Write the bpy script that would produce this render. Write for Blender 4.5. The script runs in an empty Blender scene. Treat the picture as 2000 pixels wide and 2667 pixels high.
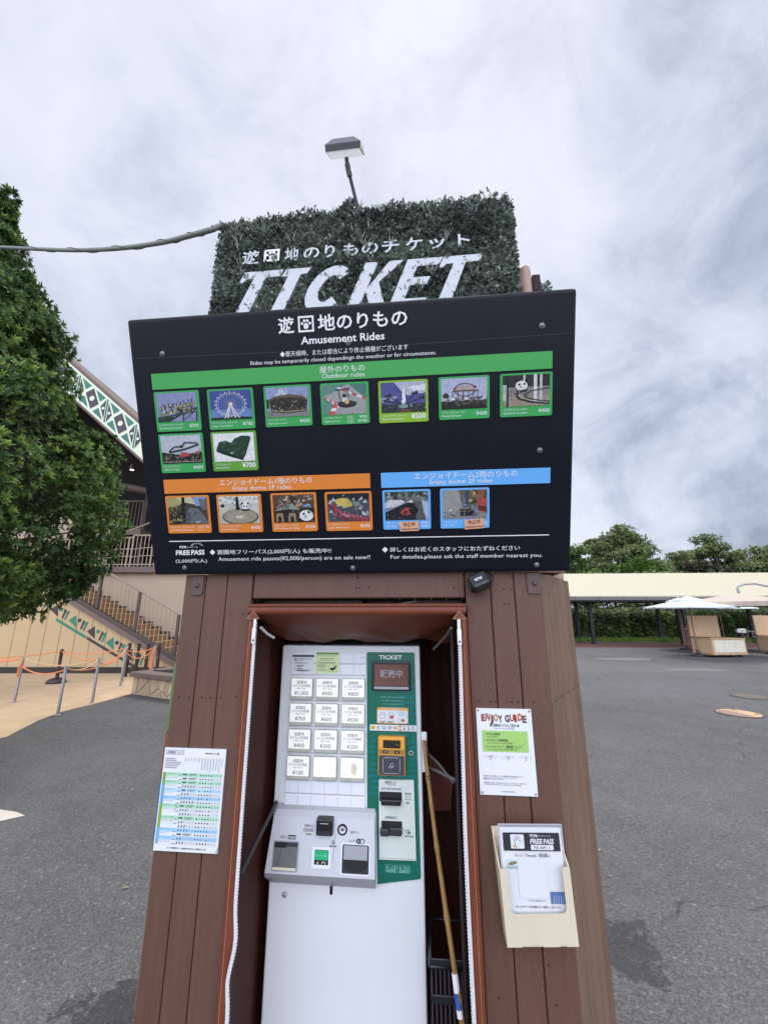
import bpy, bmesh, math, random
import numpy as np
from mathutils import Vector, Matrix
random.seed(7)
RNG = np.random.default_rng(11)
SC = bpy.context.scene
COL = SC.collection
R = math.radians

# ---------------------------------------------------------------- camera, sky, sun, exposure
cam_d = bpy.data.cameras.new('camera'); cam = bpy.data.objects.new('camera', cam_d); COL.objects.link(cam)
cam.location = (0, 0, 1.6); cam.rotation_euler = (R(90 + 14.22), 0, 0)
cam_d.sensor_fit = 'HORIZONTAL'; cam_d.sensor_width = 36; cam_d.lens = 36 * 1050 / 2000
cam_d.clip_start = .02; cam_d.clip_end = 2000
SC.camera = cam
SC.view_settings.view_transform = 'Standard'; SC.view_settings.look = 'None'
SC.view_settings.gamma = 1; SC.view_settings.exposure = 0.6
SUN_E, SUN_A = R(64), R(8)            # elevation, azimuth clockwise from +Y
SKY_GAIN = 1.0

def nd(nt, typ, **kw):
    n = nt.nodes.new(typ)
    for k, v in kw.items():
        if k.startswith('i_'):
            n.inputs[k[2:].replace('_', ' ')].default_value = v
        else: setattr(n, k, v)
    return n
def mth(nt, op, a, b=None, c=None, clamp=False):
    n = nt.nodes.new('ShaderNodeMath'); n.operation = op; n.use_clamp = clamp
    for i, x in enumerate((a, b, c)):
        if x is None: continue
        if isinstance(x, (int, float)): n.inputs[i].default_value = x
        else: nt.links.new(x, n.inputs[i])
    return n.outputs[0]
def ramp(nt, fac, stops):
    n = nt.nodes.new('ShaderNodeValToRGB'); cr = n.color_ramp
    while len(cr.elements) < len(stops): cr.elements.new(.5)
    for e, (p, c) in zip(cr.elements, stops):
        e.position = p; e.color = (*c, 1) if len(c) == 3 else c
    if fac is not None: nt.links.new(fac, n.inputs[0])
    return n.outputs[0]

def make_world():
    w = bpy.data.worlds.new('World'); SC.world = w; w.use_nodes = True
    nt = w.node_tree; nt.nodes.clear(); L = nt.links.new
    out = nd(nt, 'ShaderNodeOutputWorld'); tc = nd(nt, 'ShaderNodeTexCoord')
    sky = nd(nt, 'ShaderNodeTexSky'); sky.sky_type = 'NISHITA'; sky.sun_disc = False
    sky.sun_elevation = SUN_E; sky.sun_rotation = SUN_A
    b1 = nd(nt, 'ShaderNodeBackground'); b1.inputs[1].default_value = .1; L(sky.outputs[0], b1.inputs[0])
    sep = nd(nt, 'ShaderNodeSeparateXYZ'); L(tc.outputs['Generated'], sep.inputs[0])
    x, y, z = sep.outputs
    zz = mth(nt, 'ADD', mth(nt, 'MAXIMUM', z, .0), .32)
    u = mth(nt, 'DIVIDE', x, zz); v = mth(nt, 'DIVIDE', y, zz)
    cb = nd(nt, 'ShaderNodeCombineXYZ'); L(u, cb.inputs[0]); L(v, cb.inputs[1])
    mp = nd(nt, 'ShaderNodeMapping'); mp.inputs['Rotation'].default_value = (0, 0, R(-28)); mp.inputs['Scale'].default_value = (1.0, .80, 1)
    mp.inputs['Location'].default_value = (5.4, 2.9, 0)
    L(cb.outputs[0], mp.inputs[0])
    n1 = nd(nt, 'ShaderNodeTexNoise', i_Scale=1.7, i_Detail=10.0, i_Roughness=.60, i_Distortion=.25); L(mp.outputs[0], n1.inputs['Vector'])
    n2 = nd(nt, 'ShaderNodeTexNoise', i_Scale=.55, i_Detail=3.0, i_Roughness=.5, i_Distortion=.2); L(cb.outputs[0], n2.inputs['Vector'])
    n3 = nd(nt, 'ShaderNodeTexNoise', i_Scale=3.8, i_Detail=10.0, i_Roughness=.60, i_Distortion=.5); L(tc.outputs['Generated'], n3.inputs['Vector'])
    f = mth(nt, 'ADD', mth(nt, 'ADD', mth(nt, 'MULTIPLY', n1.outputs[0], .33), mth(nt, 'MULTIPLY', n2.outputs[0], .27)), mth(nt, 'MULTIPLY', n3.outputs[0], .44))
    # the cloud deck is thinner (brighter) round the hidden sun and to the left, thicker low on the right
    sd = nd(nt, 'ShaderNodeVectorMath', operation='DOT_PRODUCT'); L(tc.outputs['Generated'], sd.inputs[0])
    sd.inputs[1].default_value = (math.sin(SUN_A) * math.cos(SUN_E), math.cos(SUN_A) * math.cos(SUN_E), math.sin(SUN_E))
    near = mth(nt, 'POWER', mth(nt, 'MAXIMUM', sd.outputs['Value'], 0), 5)
    thick = mth(nt, 'MULTIPLY', mth(nt, 'MAXIMUM', mth(nt, 'ADD', mth(nt, 'MULTIPLY', x, 1.0), mth(nt, 'MULTIPLY', z, -.35)), 0), .13)
    f = mth(nt, 'SUBTRACT', mth(nt, 'ADD', f, mth(nt, 'MULTIPLY', near, .015)), thick)
    col = ramp(nt, f, [(.35, (.215, .245, .315)), (.415, (.325, .36, .445)), (.475, (.44, .475, .565)), (.54, (.525, .555, .64)), (.64, (.585, .61, .68))])
    # sky gain raised behind the viewer, out of view, to fill the front faces
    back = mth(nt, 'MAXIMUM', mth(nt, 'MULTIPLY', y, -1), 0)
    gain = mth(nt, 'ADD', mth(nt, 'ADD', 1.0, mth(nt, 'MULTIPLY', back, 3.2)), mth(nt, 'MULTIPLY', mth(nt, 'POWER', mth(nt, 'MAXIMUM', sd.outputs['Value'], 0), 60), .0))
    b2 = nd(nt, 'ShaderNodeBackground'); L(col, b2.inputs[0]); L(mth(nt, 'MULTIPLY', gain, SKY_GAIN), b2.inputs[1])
    mx = nd(nt, 'ShaderNodeMixShader'); mx.inputs[0].default_value = .94
    L(b1.outputs[0], mx.inputs[1]); L(b2.outputs[0], mx.inputs[2]); L(mx.outputs[0], out.inputs[0])
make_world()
sun_d = bpy.data.lights.new('sun', 'SUN'); sun = bpy.data.objects.new('sun', sun_d); COL.objects.link(sun)
sun_d.energy = 1.5; sun_d.angle = R(22); sun_d.color = (1, .96, .9)
sun.rotation_euler = Vector((-math.sin(SUN_A) * math.cos(SUN_E), -math.cos(SUN_A) * math.cos(SUN_E), -math.sin(SUN_E))).to_track_quat('-Z', 'Y').to_euler()

# ---------------------------------------------------------------- materials
def lin(c): return c / 12.92 if c <= .04045 else ((c + .055) / 1.055) ** 2.4
def S(h): return tuple(lin(int(h[i:i + 2], 16) / 255) for i in (0, 2, 4))
def k(c, f): return tuple(min(1, x * f) for x in c)
def mat(name, col, rough=.55, var=.12, scale=12, stretch=(1, 1, 1), bump=0, bscale=None, metal=0, spec=.5, island=0, emit=0, coat=0, grime=0, gcol=None):
    m = bpy.data.materials.new(name); m.use_nodes = True; nt = m.node_tree; L = nt.links.new
    p = nt.nodes['Principled BSDF']
    p.inputs['Roughness'].default_value = rough; p.inputs['Metallic'].default_value = metal
    p.inputs['Specular IOR Level'].default_value = spec; p.inputs['Coat Weight'].default_value = coat
    tc = nd(nt, 'ShaderNodeTexCoord'); mp = nd(nt, 'ShaderNodeMapping'); mp.inputs['Scale'].default_value = stretch
    L(tc.outputs['Object'], mp.inputs[0])
    n = nd(nt, 'ShaderNodeTexNoise', i_Scale=scale, i_Detail=6.0, i_Roughness=.6); L(mp.outputs[0], n.inputs['Vector'])
    f = n.outputs[0]
    c = ramp(nt, f, [(.25, k(col, 1 - var)), (.5, col), (.75, k(col, 1 + var))])
    if island:
        g = nd(nt, 'ShaderNodeNewGeometry'); mx = nd(nt, 'ShaderNodeMix', data_type='RGBA', blend_type='MULTIPLY'); mx.inputs[0].default_value = 1
        r2 = ramp(nt, g.outputs['Random Per Island'], [(0, (1 - island,) * 3), (1, (1 + island,) * 3)])
        L(c, mx.inputs[6]); L(r2, mx.inputs[7]); c = mx.outputs[2]
    if grime:
        n3 = nd(nt, 'ShaderNodeTexNoise', i_Scale=2.3, i_Detail=5.0, i_Roughness=.65, i_Distortion=.5); L(tc.outputs['Object'], n3.inputs['Vector'])
        mx = nd(nt, 'ShaderNodeMix', data_type='RGBA', blend_type='MIX'); 
        L(mth(nt, 'MULTIPLY', mth(nt, 'SUBTRACT', n3.outputs[0], .42, clamp=True), grime * 4, clamp=True), mx.inputs[0])
        L(c, mx.inputs[6]); mx.inputs[7].default_value = (*(gcol or k(col, .55)), 1); c = mx.outputs[2]
    L(c, p.inputs['Base Color'])
    rr = mth(nt, 'ADD', rough - .06, mth(nt, 'MULTIPLY', f, .12), clamp=True); L(rr, p.inputs['Roughness'])
    if bump:
        n2 = nd(nt, 'ShaderNodeTexNoise', i_Scale=bscale or scale * 3, i_Detail=5.0); L(mp.outputs[0], n2.inputs['Vector'])
        b = nd(nt, 'ShaderNodeBump'); b.inputs['Strength'].default_value = bump; b.inputs['Distance'].default_value = .01
        L(n2.outputs[0], b.inputs['Height']); L(b.outputs[0], p.inputs['Normal'])
    if emit: p.inputs['Emission Color'].default_value = (*col, 1); p.inputs['Emission Strength'].default_value = emit
    return m
def leaf_mat(name, dark, mid, light, transl=.25, rough=.45):
    m = bpy.data.materials.new(name); m.use_nodes = True; nt = m.node_tree; L = nt.links.new
    p = nt.nodes['Principled BSDF']; o = nt.nodes['Material Output']
    a = nd(nt, 'ShaderNodeAttribute', attribute_name='tone'); g = nd(nt, 'ShaderNodeNewGeometry')
    f = mth(nt, 'ADD', mth(nt, 'MULTIPLY', a.outputs['Fac'], .8), mth(nt, 'MULTIPLY', g.outputs['Random Per Island'], .2))
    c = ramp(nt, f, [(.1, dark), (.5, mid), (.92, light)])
    L(c, p.inputs['Base Color']); p.inputs['Roughness'].default_value = rough; p.inputs['Specular IOR Level'].default_value = .35
    t = nd(nt, 'ShaderNodeBsdfTranslucent'); L(c, t.inputs[0]); mx = nd(nt, 'ShaderNodeMixShader'); mx.inputs[0].default_value = transl
    L(p.outputs[0], mx.inputs[1]); L(t.outputs[0], mx.inputs[2]); L(mx.outputs[0], o.inputs[0])
    return m
def asphalt_mat(stains):
    m = bpy.data.materials.new('asphalt'); m.use_nodes = True; nt = m.node_tree; L = nt.links.new
    p = nt.nodes['Principled BSDF']; tc = nd(nt, 'ShaderNodeTexCoord'); P = tc.outputs['Object']
    def noise(s, d=4, r=.6, dist=0):
        n = nd(nt, 'ShaderNodeTexNoise', i_Scale=s, i_Detail=float(d), i_Roughness=r, i_Distortion=dist); L(P, n.inputs['Vector']); return n.outputs[0]
    big, mid = noise(.23, 5, .6, .6), noise(2.2, 6, .65, .4)
    v = nd(nt, 'ShaderNodeTexVoronoi', i_Scale=105.0); v.feature = 'F1'; L(P, v.inputs['Vector'])
    v2 = nd(nt, 'ShaderNodeTexVoronoi', i_Scale=85.0); L(P, v2.inputs['Vector'])
    sepc = nd(nt, 'ShaderNodeSeparateColor'); L(v.outputs['Color'], sepc.inputs[0])
    sep2 = nd(nt, 'ShaderNodeSeparateColor'); L(v2.outputs['Color'], sep2.inputs[0])
    g = mth(nt, 'ADD', mth(nt, 'MULTIPLY', sepc.outputs[0], .55), mth(nt, 'MULTIPLY', v.outputs['Distance'], -.5))
    f = mth(nt, 'ADD', mth(nt, 'ADD', mth(nt, 'MULTIPLY', g, .56), mth(nt, 'MULTIPLY', big, .60)), mth(nt, 'MULTIPLY', mid, .30))
    c = ramp(nt, f, [(.24, (.072, .070, .069)), (.48, (.130, .127, .125)), (.68, (.176, .173, .169)), (.95, (.245, .241, .235))])
    mx = nd(nt, 'ShaderNodeMix', data_type='RGBA', blend_type='MIX')
    L(mth(nt, 'MULTIPLY', mth(nt, 'GREATER_THAN', sep2.outputs[1], .975), .32), mx.inputs[0]); L(c, mx.inputs[6]); mx.inputs[7].default_value = (.42, .41, .39, 1); c = mx.outputs[2]
    # hairline cracks and old joints
    wv = nd(nt, 'ShaderNodeTexNoise', i_Scale=1.1, i_Detail=6.0); L(P, wv.inputs['Vector']); add = nd(nt, 'ShaderNodeVectorMath', operation='MULTIPLY_ADD'); L(wv.outputs['Color'], add.inputs[0]); add.inputs[1].default_value = (1.1, 1.1, 0); L(P, add.inputs[2])
    ve = nd(nt, 'ShaderNodeTexVoronoi', i_Scale=.22); ve.feature = 'DISTANCE_TO_EDGE'; L(add.outputs[0], ve.inputs['Vector'])
    ck = mth(nt, 'MULTIPLY', mth(nt, 'LESS_THAN', ve.outputs['Distance'], .0016), mth(nt, 'MULTIPLY', mth(nt, 'SUBTRACT', mid, .42, clamp=True), 4.5, clamp=True))
    mx = nd(nt, 'ShaderNodeMix', data_type='RGBA', blend_type='MIX'); L(ck, mx.inputs[0]); L(c, mx.inputs[6]); mx.inputs[7].default_value = (.035, .034, .033, 1); c = mx.outputs[2]
    dist_n = noise(7.0, 8, .75)
    rough = mth(nt, 'ADD', .86, 0)
    for (sx, sy, rad, dk) in stains:
        sub = nd(nt, 'ShaderNodeVectorMath', operation='DISTANCE'); L(P, sub.inputs[0]); sub.inputs[1].default_value = (sx, sy, 0)
        d = mth(nt, 'ADD', mth(nt, 'DIVIDE', sub.outputs['Value'], rad), mth(nt, 'MULTIPLY', mth(nt, 'SUBTRACT', dist_n, .5), 4.6))
        msk = mth(nt, 'MULTIPLY', mth(nt, 'SUBTRACT', 1.06, d, clamp=True), 9, clamp=True)
        mx = nd(nt, 'ShaderNodeMix', data_type='RGBA', blend_type='MULTIPLY'); L(msk, mx.inputs[0]); L(c, mx.inputs[6]); mx.inputs[7].default_value = (dk, dk, dk * 1.05, 1); c = mx.outputs[2]
        rough = mth(nt, 'SUBTRACT', rough, mth(nt, 'MULTIPLY', msk, .2))
    L(c, p.inputs['Base Color']); L(rough, p.inputs['Roughness'])
    b = nd(nt, 'ShaderNodeBump'); b.inputs['Strength'].default_value = .9; b.inputs['Distance'].default_value = .008
    L(mth(nt, 'ADD', sepc.outputs[0], mth(nt, 'MULTIPLY', v.outputs['Distance'], -.8)), b.inputs['Height']); L(b.outputs[0], p.inputs['Normal'])
    return m

M = {}
def setup_mats():
    W = lambda n, *a, **kw: M.__setitem__(n, mat(n, *a, **kw))
    W('plank', (.106, .048, .030), .6, .17, 9, (6, 6, .5), .22, 30, island=.10, grime=.16, gcol=(.07, .036, .03))
    W('plank_pale', (.20, .118, .075), .66, .28, 9, (6, 6, .5), .35, 30, island=.14, grime=.25, gcol=(.12, .07, .055))
    W('plank_dark', (.018, .010, .010), .8, .2)
    W('steel_brown', (.09, .05, .042), .5, .2, 30)
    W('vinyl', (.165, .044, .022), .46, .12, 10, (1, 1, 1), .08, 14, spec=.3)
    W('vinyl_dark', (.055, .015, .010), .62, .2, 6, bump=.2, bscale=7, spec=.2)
    W('stitch', (.40, .22, .13), .8)
    W('zipper', (.62, .62, .62), .5, .06)
    W('zip_metal', (.72, .72, .72), .3, .05, metal=.6)
    W('tube', (.30, .30, .31), .4, .1, metal=.7)
    W('strut_grey', (.10, .095, .095), .6, .1)
    W('strut_dark', (.038, .034, .034), .6, .1)
    W('tube_dark', (.03, .02, .022), .45)
    W('mach', (.69, .70, .715), .38, .03, 3, bump=.02, bscale=200, grime=.04, gcol=(.55, .56, .57))
    W('mach_panel', (.76, .77, .83), .35, .03, 5)
    W('mach_line', (.42, .43, .48), .5)
    W('silver', (.60, .61, .645), .36, .05, 220, metal=.2)
    W('silver_dark', (.36, .365, .39), .4, .06, 200, metal=.25)
    W('teal', (.006, .135, .088), .3, .05, 5, coat=.2)
    W('teal_blue', (.004, .165, .155), .3, .05)
    W('teal_light', (.25, .62, .52), .4)
    W('btn', (.80, .80, .755), .25, .03, emit=.22)
    W('btn_edge', (.46, .46, .385), .3, .1, 40)
    W('txt_dark', (.035, .035, .04), .6)
    W('txt_grey', (.23, .23, .25), .6)
    W('white', (.80, .80, .80), .45, .03)
    W('letter_white', (.52, .54, .57), .5, .05)
    W('paper', (.70, .71, .73), .5, .02)
    W('paper_green', (.62, .74, .36), .5, .03)
    W('green_band', (.10, .30, .045), .5)
    W('board', (.006, .007, .013), .38, .2, 4, bump=.03, bscale=60, spec=.2, grime=.04, gcol=(.011, .012, .020))
    W('board_seam', (.05, .055, .075), .5)
    W('bar_green', (.050, .36, .075), .42, .03)
    W('bar_orange', (.72, .22, .028), .42, .04, grime=.05, gcol=(.55, .16, .02))
    W('bar_blue', (.13, .41, .82), .42, .03)
    W('card_green', (.045, .36, .09), .3, .03); W('card_lime', (.25, .46, .03), .3); W('card_moss', (.11, .33, .035), .3)
    W('screw', (.24, .235, .22), .45, .1, metal=.6)
    W('peach', (.72, .36, .22), .6, .04)
    W('screen', (.17, .085, .066), .10, .2, 3, spec=.7, emit=.03)  # reddish-brown base colour carries the reflections in the display
    W('screen_txt', (.30, .285, .33), .3, emit=.04)
    W('black', (.013, .013, .016), .35); W('black_matte', (.012, .012, .013), .7)
    W('black_soft', (.035, .035, .042), .3)
    W('reader_or', (.80, .36, .045), .3, .04); W('reader_brown', (.35, .20, .035), .35); W('reader_grey', (.055, .055, .068), .4)
    W('lcd', (.025, .02, .015), .1, spec=.8); W('lcd_green', (.025, .34, .15), .15, emit=.12)
    W('glassy', (.16, .16, .155), .08, .3, 6, spec=.8)
    W('cream', (.70, .62, .46), .5, .05, 8, grime=.08, gcol=(.58, .49, .35))
    W('bamboo', (.31, .175, .052), .45, .25, 14, (4, 4, .6)); W('bamboo_node', (.50, .33, .14), .5, .2)
    W('blue_label', (.03, .09, .36), .5)
    W('sign_board', (.10, .14, .09), .7)
    W('pale_green', (.30, .42, .28), .6)
    W('pipe_brown', (.42, .27, .21), .55, .1)
    W('lamp_grey', (.12, .125, .135), .45); W('lamp_glass', (.74, .76, .80), .3, emit=.3)  # lamp is off; faint glow stands in for the bright reflection on its lens
    W('hose', (.21, .24, .215), .6, .1); W('wire', (.05, .055, .05), .6)
    # the place
    W('tan', (.56, .40, .245), .85, .14, 3, grime=.10, gcol=(.40, .28, .18), bump=.3, bscale=60)
    W('tan_wall', (.50, .365, .205), .8, .05, 2, grime=.05); W('tan_wall2', (.46, .36, .27), .8, .05, 2)
    W('joint', (.20, .14, .09), .8); W('dk_base', (.035, .026, .024), .8)
    W('bldg_brown', (.085, .058, .052), .65, .12, 5); W('bldg_brown2', (.16, .11, .095), .65, .1, 5)
    W('pattern_green', (.035, .20, .13), .7); W('pattern_dark', (.045, .036, .042), .7)
    W('step', (.36, .19, .065), .8, .12, 6); W('nosing', (.62, .46, .29), .75); W('baluster', (.40, .315, .23), .6)
    W('rail', (.32, .24, .19), .6); W('fascia', (.66, .72, .56), .6, .04); W('fascia_green', (.035, .16, .12), .6); W('fascia_dark', (.05, .042, .055), .6)
    W('soffit', (.12, .085, .065), .8); W('dark_in', (.015, .011, .010), .9)  # dark_in: near-black colour carries the shade deep under the pavilion roof
    W('spot', (1, .95, .85), .5, emit=4)
    W('steel', (.34, .33, .32), .38, .18, 30, metal=.7)
    W('rope_or', (.85, .28, .11), .8, .1); W('rope_pale', (.72, .47, .26), .8, .1)
    W('post_brown', (.045, .024, .023), .5)
    W('cap', (.16, .115, .095), .75, .2, 8, bump=.4); W('grout', (.60, .53, .42), .9, .1)
    W('stone', (.47, .35, .235), .8, .2, 7, bump=.4, island=.32)
    W('red_pave', (.20, .082, .065), .85, .2, 4, grime=.1)
    W('worn', (.150, .148, .144), .9, .22, 8, bump=.5, bscale=60); W('mark', (.62, .55, .48), .8, .1, 30, grime=.12, gcol=(.30, .28, .26))
    W('iron_rim', (.10, .095, .09), .8)
    W('iron', (.30, .26, .20), .6, .2, 20, metal=.2); W('iron_or', (.62, .40, .19), .7, .15, 14); W('iron_br', (.30, .19, .155), .7, .15, 14)
    W('roof_cream', (.50, .455, .335), .65, .03, 1.5, grime=.05, gcol=(.42, .38, .27), spec=.2); W('fascia_grey', (.14, .125, .125), .6); W('post_black', (.012, .013, .019), .6)
    W('umb_white', (.62, .665, .70), .8, .03); W('umb_beige', (.50, .42, .345), .85, .04); W('pole_wood', (.26, .15, .09), .6); W('arm_grey', (.27, .28, .29), .45, metal=.3)
    W('cart', (.56, .385, .235), .75, .06, 4, grime=.04); W('cart_panel', (.66, .63, .52), .6, .03); W('rubber', (.018, .018, .018), .8)
    W('bark', (.09, .07, .055), .9, .3, 12, (1, 1, .3), .6)
    M['asphalt'] = asphalt_mat([(1.16, 2.47, .20, .40), (-1.10, 2.08, .20, .36)])
    M['leaf'] = leaf_mat('leaf', (.018, .046, .017), (.105, .19, .048), (.38, .52, .10), .32, .36)
    M['leaf_sign'] = leaf_mat('leaf_sign', (.065, .092, .074), (.23, .275, .23), (.42, .46, .36), .25, .5)  # leaf tones lightened and greyed to carry the lens haze over the sign
    M['leaf_far'] = leaf_mat('leaf_far', (.075, .110, .052), (.205, .265, .108), (.40, .46, .19), .32, .6)  # leaf colours lightened to put the haze of distance into them
    M['leaf_lime'] = leaf_mat('leaf_lime', (.040, .085, .018), (.11, .20, .035), (.24, .35, .08), .3, .6)
    M['leaf_hedge'] = leaf_mat('leaf_hedge', (.045, .085, .032), (.150, .235, .075), (.42, .54, .18), .3, .5)
    M['leaf_rust'] = leaf_mat('leaf_rust', (.035, .038, .022), (.075, .075, .038), (.15, .13, .07), .2, .6)
setup_mats()
_cm = {}
def cmat(h, rough=.35):
    """printed ink of one colour"""
    if h not in _cm: _cm[h] = mat('ink_' + h, S(h), rough, .04, 30)
    return _cm[h]

# ---------------------------------------------------------------- mesh builder
BASE = {}
_glyphs = {}
def glyph(s, bold):
    key = (s, bold)
    if key not in _glyphs:
        c = bpy.data.curves.new('glyph', 'FONT'); c.body = s; c.size = 1; c.resolution_u = 2; c.offset = bold; c.fill_mode = 'FRONT'
        o = bpy.data.objects.new('glyph', c); me = o.to_mesh()
        vs = [(v.co.x, v.co.y) for v in me.vertices]; fs = [tuple(p.vertices) for p in me.polygons]
        o.to_mesh_clear(); bpy.data.objects.remove(o); bpy.data.curves.remove(c)
        _glyphs[key] = (vs, fs)
    return _glyphs[key]
def inside(poly, x, y):
    r = False; j = len(poly) - 1
    for i in range(len(poly)):
        xi, yi = poly[i]; xj, yj = poly[j]
        if (yi > y) != (yj > y) and x < (xj - xi) * (y - yi) / (yj - yi) + xi: r = not r
        j = i
    return r
class MB:
    def __init__(s): s.v = []; s.f = []; s.mi = []; s.sm = []; s.mats = []
    def idx(s, m):
        if isinstance(m, str): m = M[m]
        if m not in s.mats: s.mats.append(m)
        return s.mats.index(m)
    def add(s, vs, fs, m, smooth=False):
        b = len(s.v); i = s.idx(m); s.v += [tuple(v) for v in vs]
        for f in fs: s.f.append(tuple(b + q for q in f)); s.mi.append(i); s.sm.append(smooth)
        return s
    def poly(s, pts, m): return s.add(pts, [tuple(range(len(pts)))], m)
    def face(s, pts2, y, m):   # flat polygon in the local XZ plane facing -Y, points given counter-clockwise seen from -Y
        a = sum(pts2[i - 1][0] * pts2[i][1] - pts2[i][0] * pts2[i - 1][1] for i in range(len(pts2)))
        if a < 0: pts2 = pts2[::-1]
        return s.poly([(p[0], y, p[1]) for p in pts2], m)
    def rect(s, x0, x1, z0, z1, y, m): return s.face([(x0, z0), (x1, z0), (x1, z1), (x0, z1)], y, m)
    def disc(s, x, z, r, y, m, n=14, rz=None): return s.face([(x + r * math.cos(6.2832 * i / n), z + (rz or r) * math.sin(6.2832 * i / n)) for i in range(n)], y, m)
    def ring(s, x, z, r, w, y, m, n=20, rz=None):
        rz = rz or r; v = []; f = []
        for i in range(n):
            a = 6.2832 * i / n; v += [(x + r * math.cos(a), y, z + rz * math.sin(a)), (x + (r - w) * math.cos(a), y, z + (rz - w) * math.sin(a))]
            j = (i + 1) % n; f.append((2 * i, 2 * j, 2 * j + 1, 2 * i + 1))
        return s.add(v, f, m)
    def line(s, x0, z0, x1, z1, w, y, m):
        d = Vector((x1 - x0, z1 - z0)); d.normalize(); n = Vector((-d.y, d.x)) * w / 2
        return s.face([(x0 - n.x, z0 - n.y), (x1 - n.x, z1 - n.y), (x1 + n.x, z1 + n.y), (x0 + n.x, z0 + n.y)], y, m)
    def frame(s, x0, x1, z0, z1, w, y, m):
        s.rect(x0, x1, z1 - w, z1, y, m); s.rect(x0, x1, z0, z0 + w, y, m); s.rect(x0, x0 + w, z0 + w, z1 - w, y, m); s.rect(x1 - w, x1, z0 + w, z1 - w, y, m); return s
    def rr(s, x0, x1, z0, z1, r, y, m, n=5):
        pts = []
        for cx, cz, a0 in ((x1 - r, z0 + r, -90), (x1 - r, z1 - r, 0), (x0 + r, z1 - r, 90), (x0 + r, z0 + r, 180)):
            for i in range(n + 1): a = R(a0 + 90 * i / n); pts.append((cx + r * math.cos(a), cz + r * math.sin(a)))
        return s.face(pts, y, m)
    def box(s, a, b, m):
        x0, y0, z0 = a; x1, y1, z1 = b
        return s.add([(x0, y0, z0), (x1, y0, z0), (x1, y1, z0), (x0, y1, z0), (x0, y0, z1), (x1, y0, z1), (x1, y1, z1), (x0, y1, z1)],
                     [(0, 3, 2, 1), (4, 5, 6, 7), (0, 1, 5, 4), (1, 2, 6, 5), (2, 3, 7, 6), (3, 0, 4, 7)], m)
    def rbox(s, a, b, m, r=.005, seg=2):
        bm = bmesh.new(); bmesh.ops.create_cube(bm, size=1)
        c = [(a[i] + b[i]) / 2 for i in range(3)]; d = [b[i] - a[i] for i in range(3)]
        for v in bm.verts: v.co = Vector([c[i] + v.co[i] * d[i] for i in range(3)])
        bmesh.ops.bevel(bm, geom=bm.edges[:], offset=min(r, min(d) * .45), segments=seg, affect='EDGES', profile=.6)
        bm.verts.index_update(); s.add([v.co[:] for v in bm.verts], [[v.index for v in f.verts] for f in bm.faces], m); bm.free(); return s
    def prism(s, pts, y0, y1, m):   # outline in XZ, extruded along Y
        a = sum(pts[i - 1][0] * pts[i][1] - pts[i][0] * pts[i - 1][1] for i in range(len(pts)))
        if a < 0: pts = pts[::-1]
        n = len(pts); v = [(p[0], y0, p[1]) for p in pts] + [(p[0], y1, p[1]) for p in pts]
        return s.add(v, [tuple(range(n)), tuple(range(2 * n - 1, n - 1, -1))] + [(i, i + n, (i + 1) % n + n, (i + 1) % n) for i in range(n)], m)
    def slab(s, pts, z0, z1, m):    # outline in XY, extruded along Z
        a = sum(pts[i - 1][0] * pts[i][1] - pts[i][0] * pts[i - 1][1] for i in range(len(pts)))
        if a < 0: pts = pts[::-1]
        n = len(pts); v = [(*p, z0) for p in pts] + [(*p, z1) for p in pts]
        return s.add(v, [tuple(range(n - 1, -1, -1)), tuple(range(n, 2 * n))] + [(i, (i + 1) % n, (i + 1) % n + n, i + n) for i in range(n)], m)
    def tube(s, pts, r, m, n=8, caps=True):
        pts = [Vector(p) for p in pts]; rs = r if isinstance(r, (list, tuple)) else [r] * len(pts)
        v = []; f = []; up = None
        for i, p in enumerate(pts):
            t = (pts[min(i + 1, len(pts) - 1)] - pts[max(i - 1, 0)]).normalized()
            if up is None: up = t.orthogonal().normalized()
            up = (up - t * up.dot(t)); up = up.normalized() if up.length > 1e-6 else t.orthogonal().normalized()
            w = t.cross(up)
            for j in range(n): a = 6.28318 * j / n; v.append(p + (up * math.cos(a) + w * math.sin(a)) * rs[i])
        for i in range(len(pts) - 1):
            for j in range(n): q = (j + 1) % n; f.append((i * n + j, i * n + q, (i + 1) * n + q, (i + 1) * n + j))
        s.add(v, f, m, True)
        if caps: 
            e = (len(pts) - 1) * n
            s.add(v[:n], [tuple(range(n - 1, -1, -1))], m); s.add(v[e:], [tuple(range(n))], m)
        return s
    def lathe(s, prof, c, m, n=20):   # (radius, z) pairs about a vertical axis
        v = []; f = []
        for r, z in prof:
            for j in range(n): a = 6.28318 * j / n; v.append((c[0] + r * math.cos(a), c[1] + r * math.sin(a), c[2] + z))
        for i in range(len(prof) - 1):
            for j in range(n): q = (j + 1) % n; f.append((i * n + j, i * n + q, (i + 1) * n + q, (i + 1) * n + j))
        return s.add(v, f, m, True)
    def bolt(s, x, z, r, y, m, h=.004, n=10):   # low dome on a face that looks to -Y
        v = []; f = []
        for (rr_, yy) in ((1, 0), (.85, .6), (.45, 1)):
            for j in range(n): a = 6.28318 * j / n; v.append((x + r * rr_ * math.cos(a), y - h * yy, z + r * rr_ * math.sin(a)))
        for i in range(2):
            for j in range(n): q = (j + 1) % n; f.append((i * n + j, i * n + q, (i + 1) * n + q, (i + 1) * n + j))
        f.append(tuple(range(2 * n, 3 * n))); return s.add(v, f, m, True)
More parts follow.
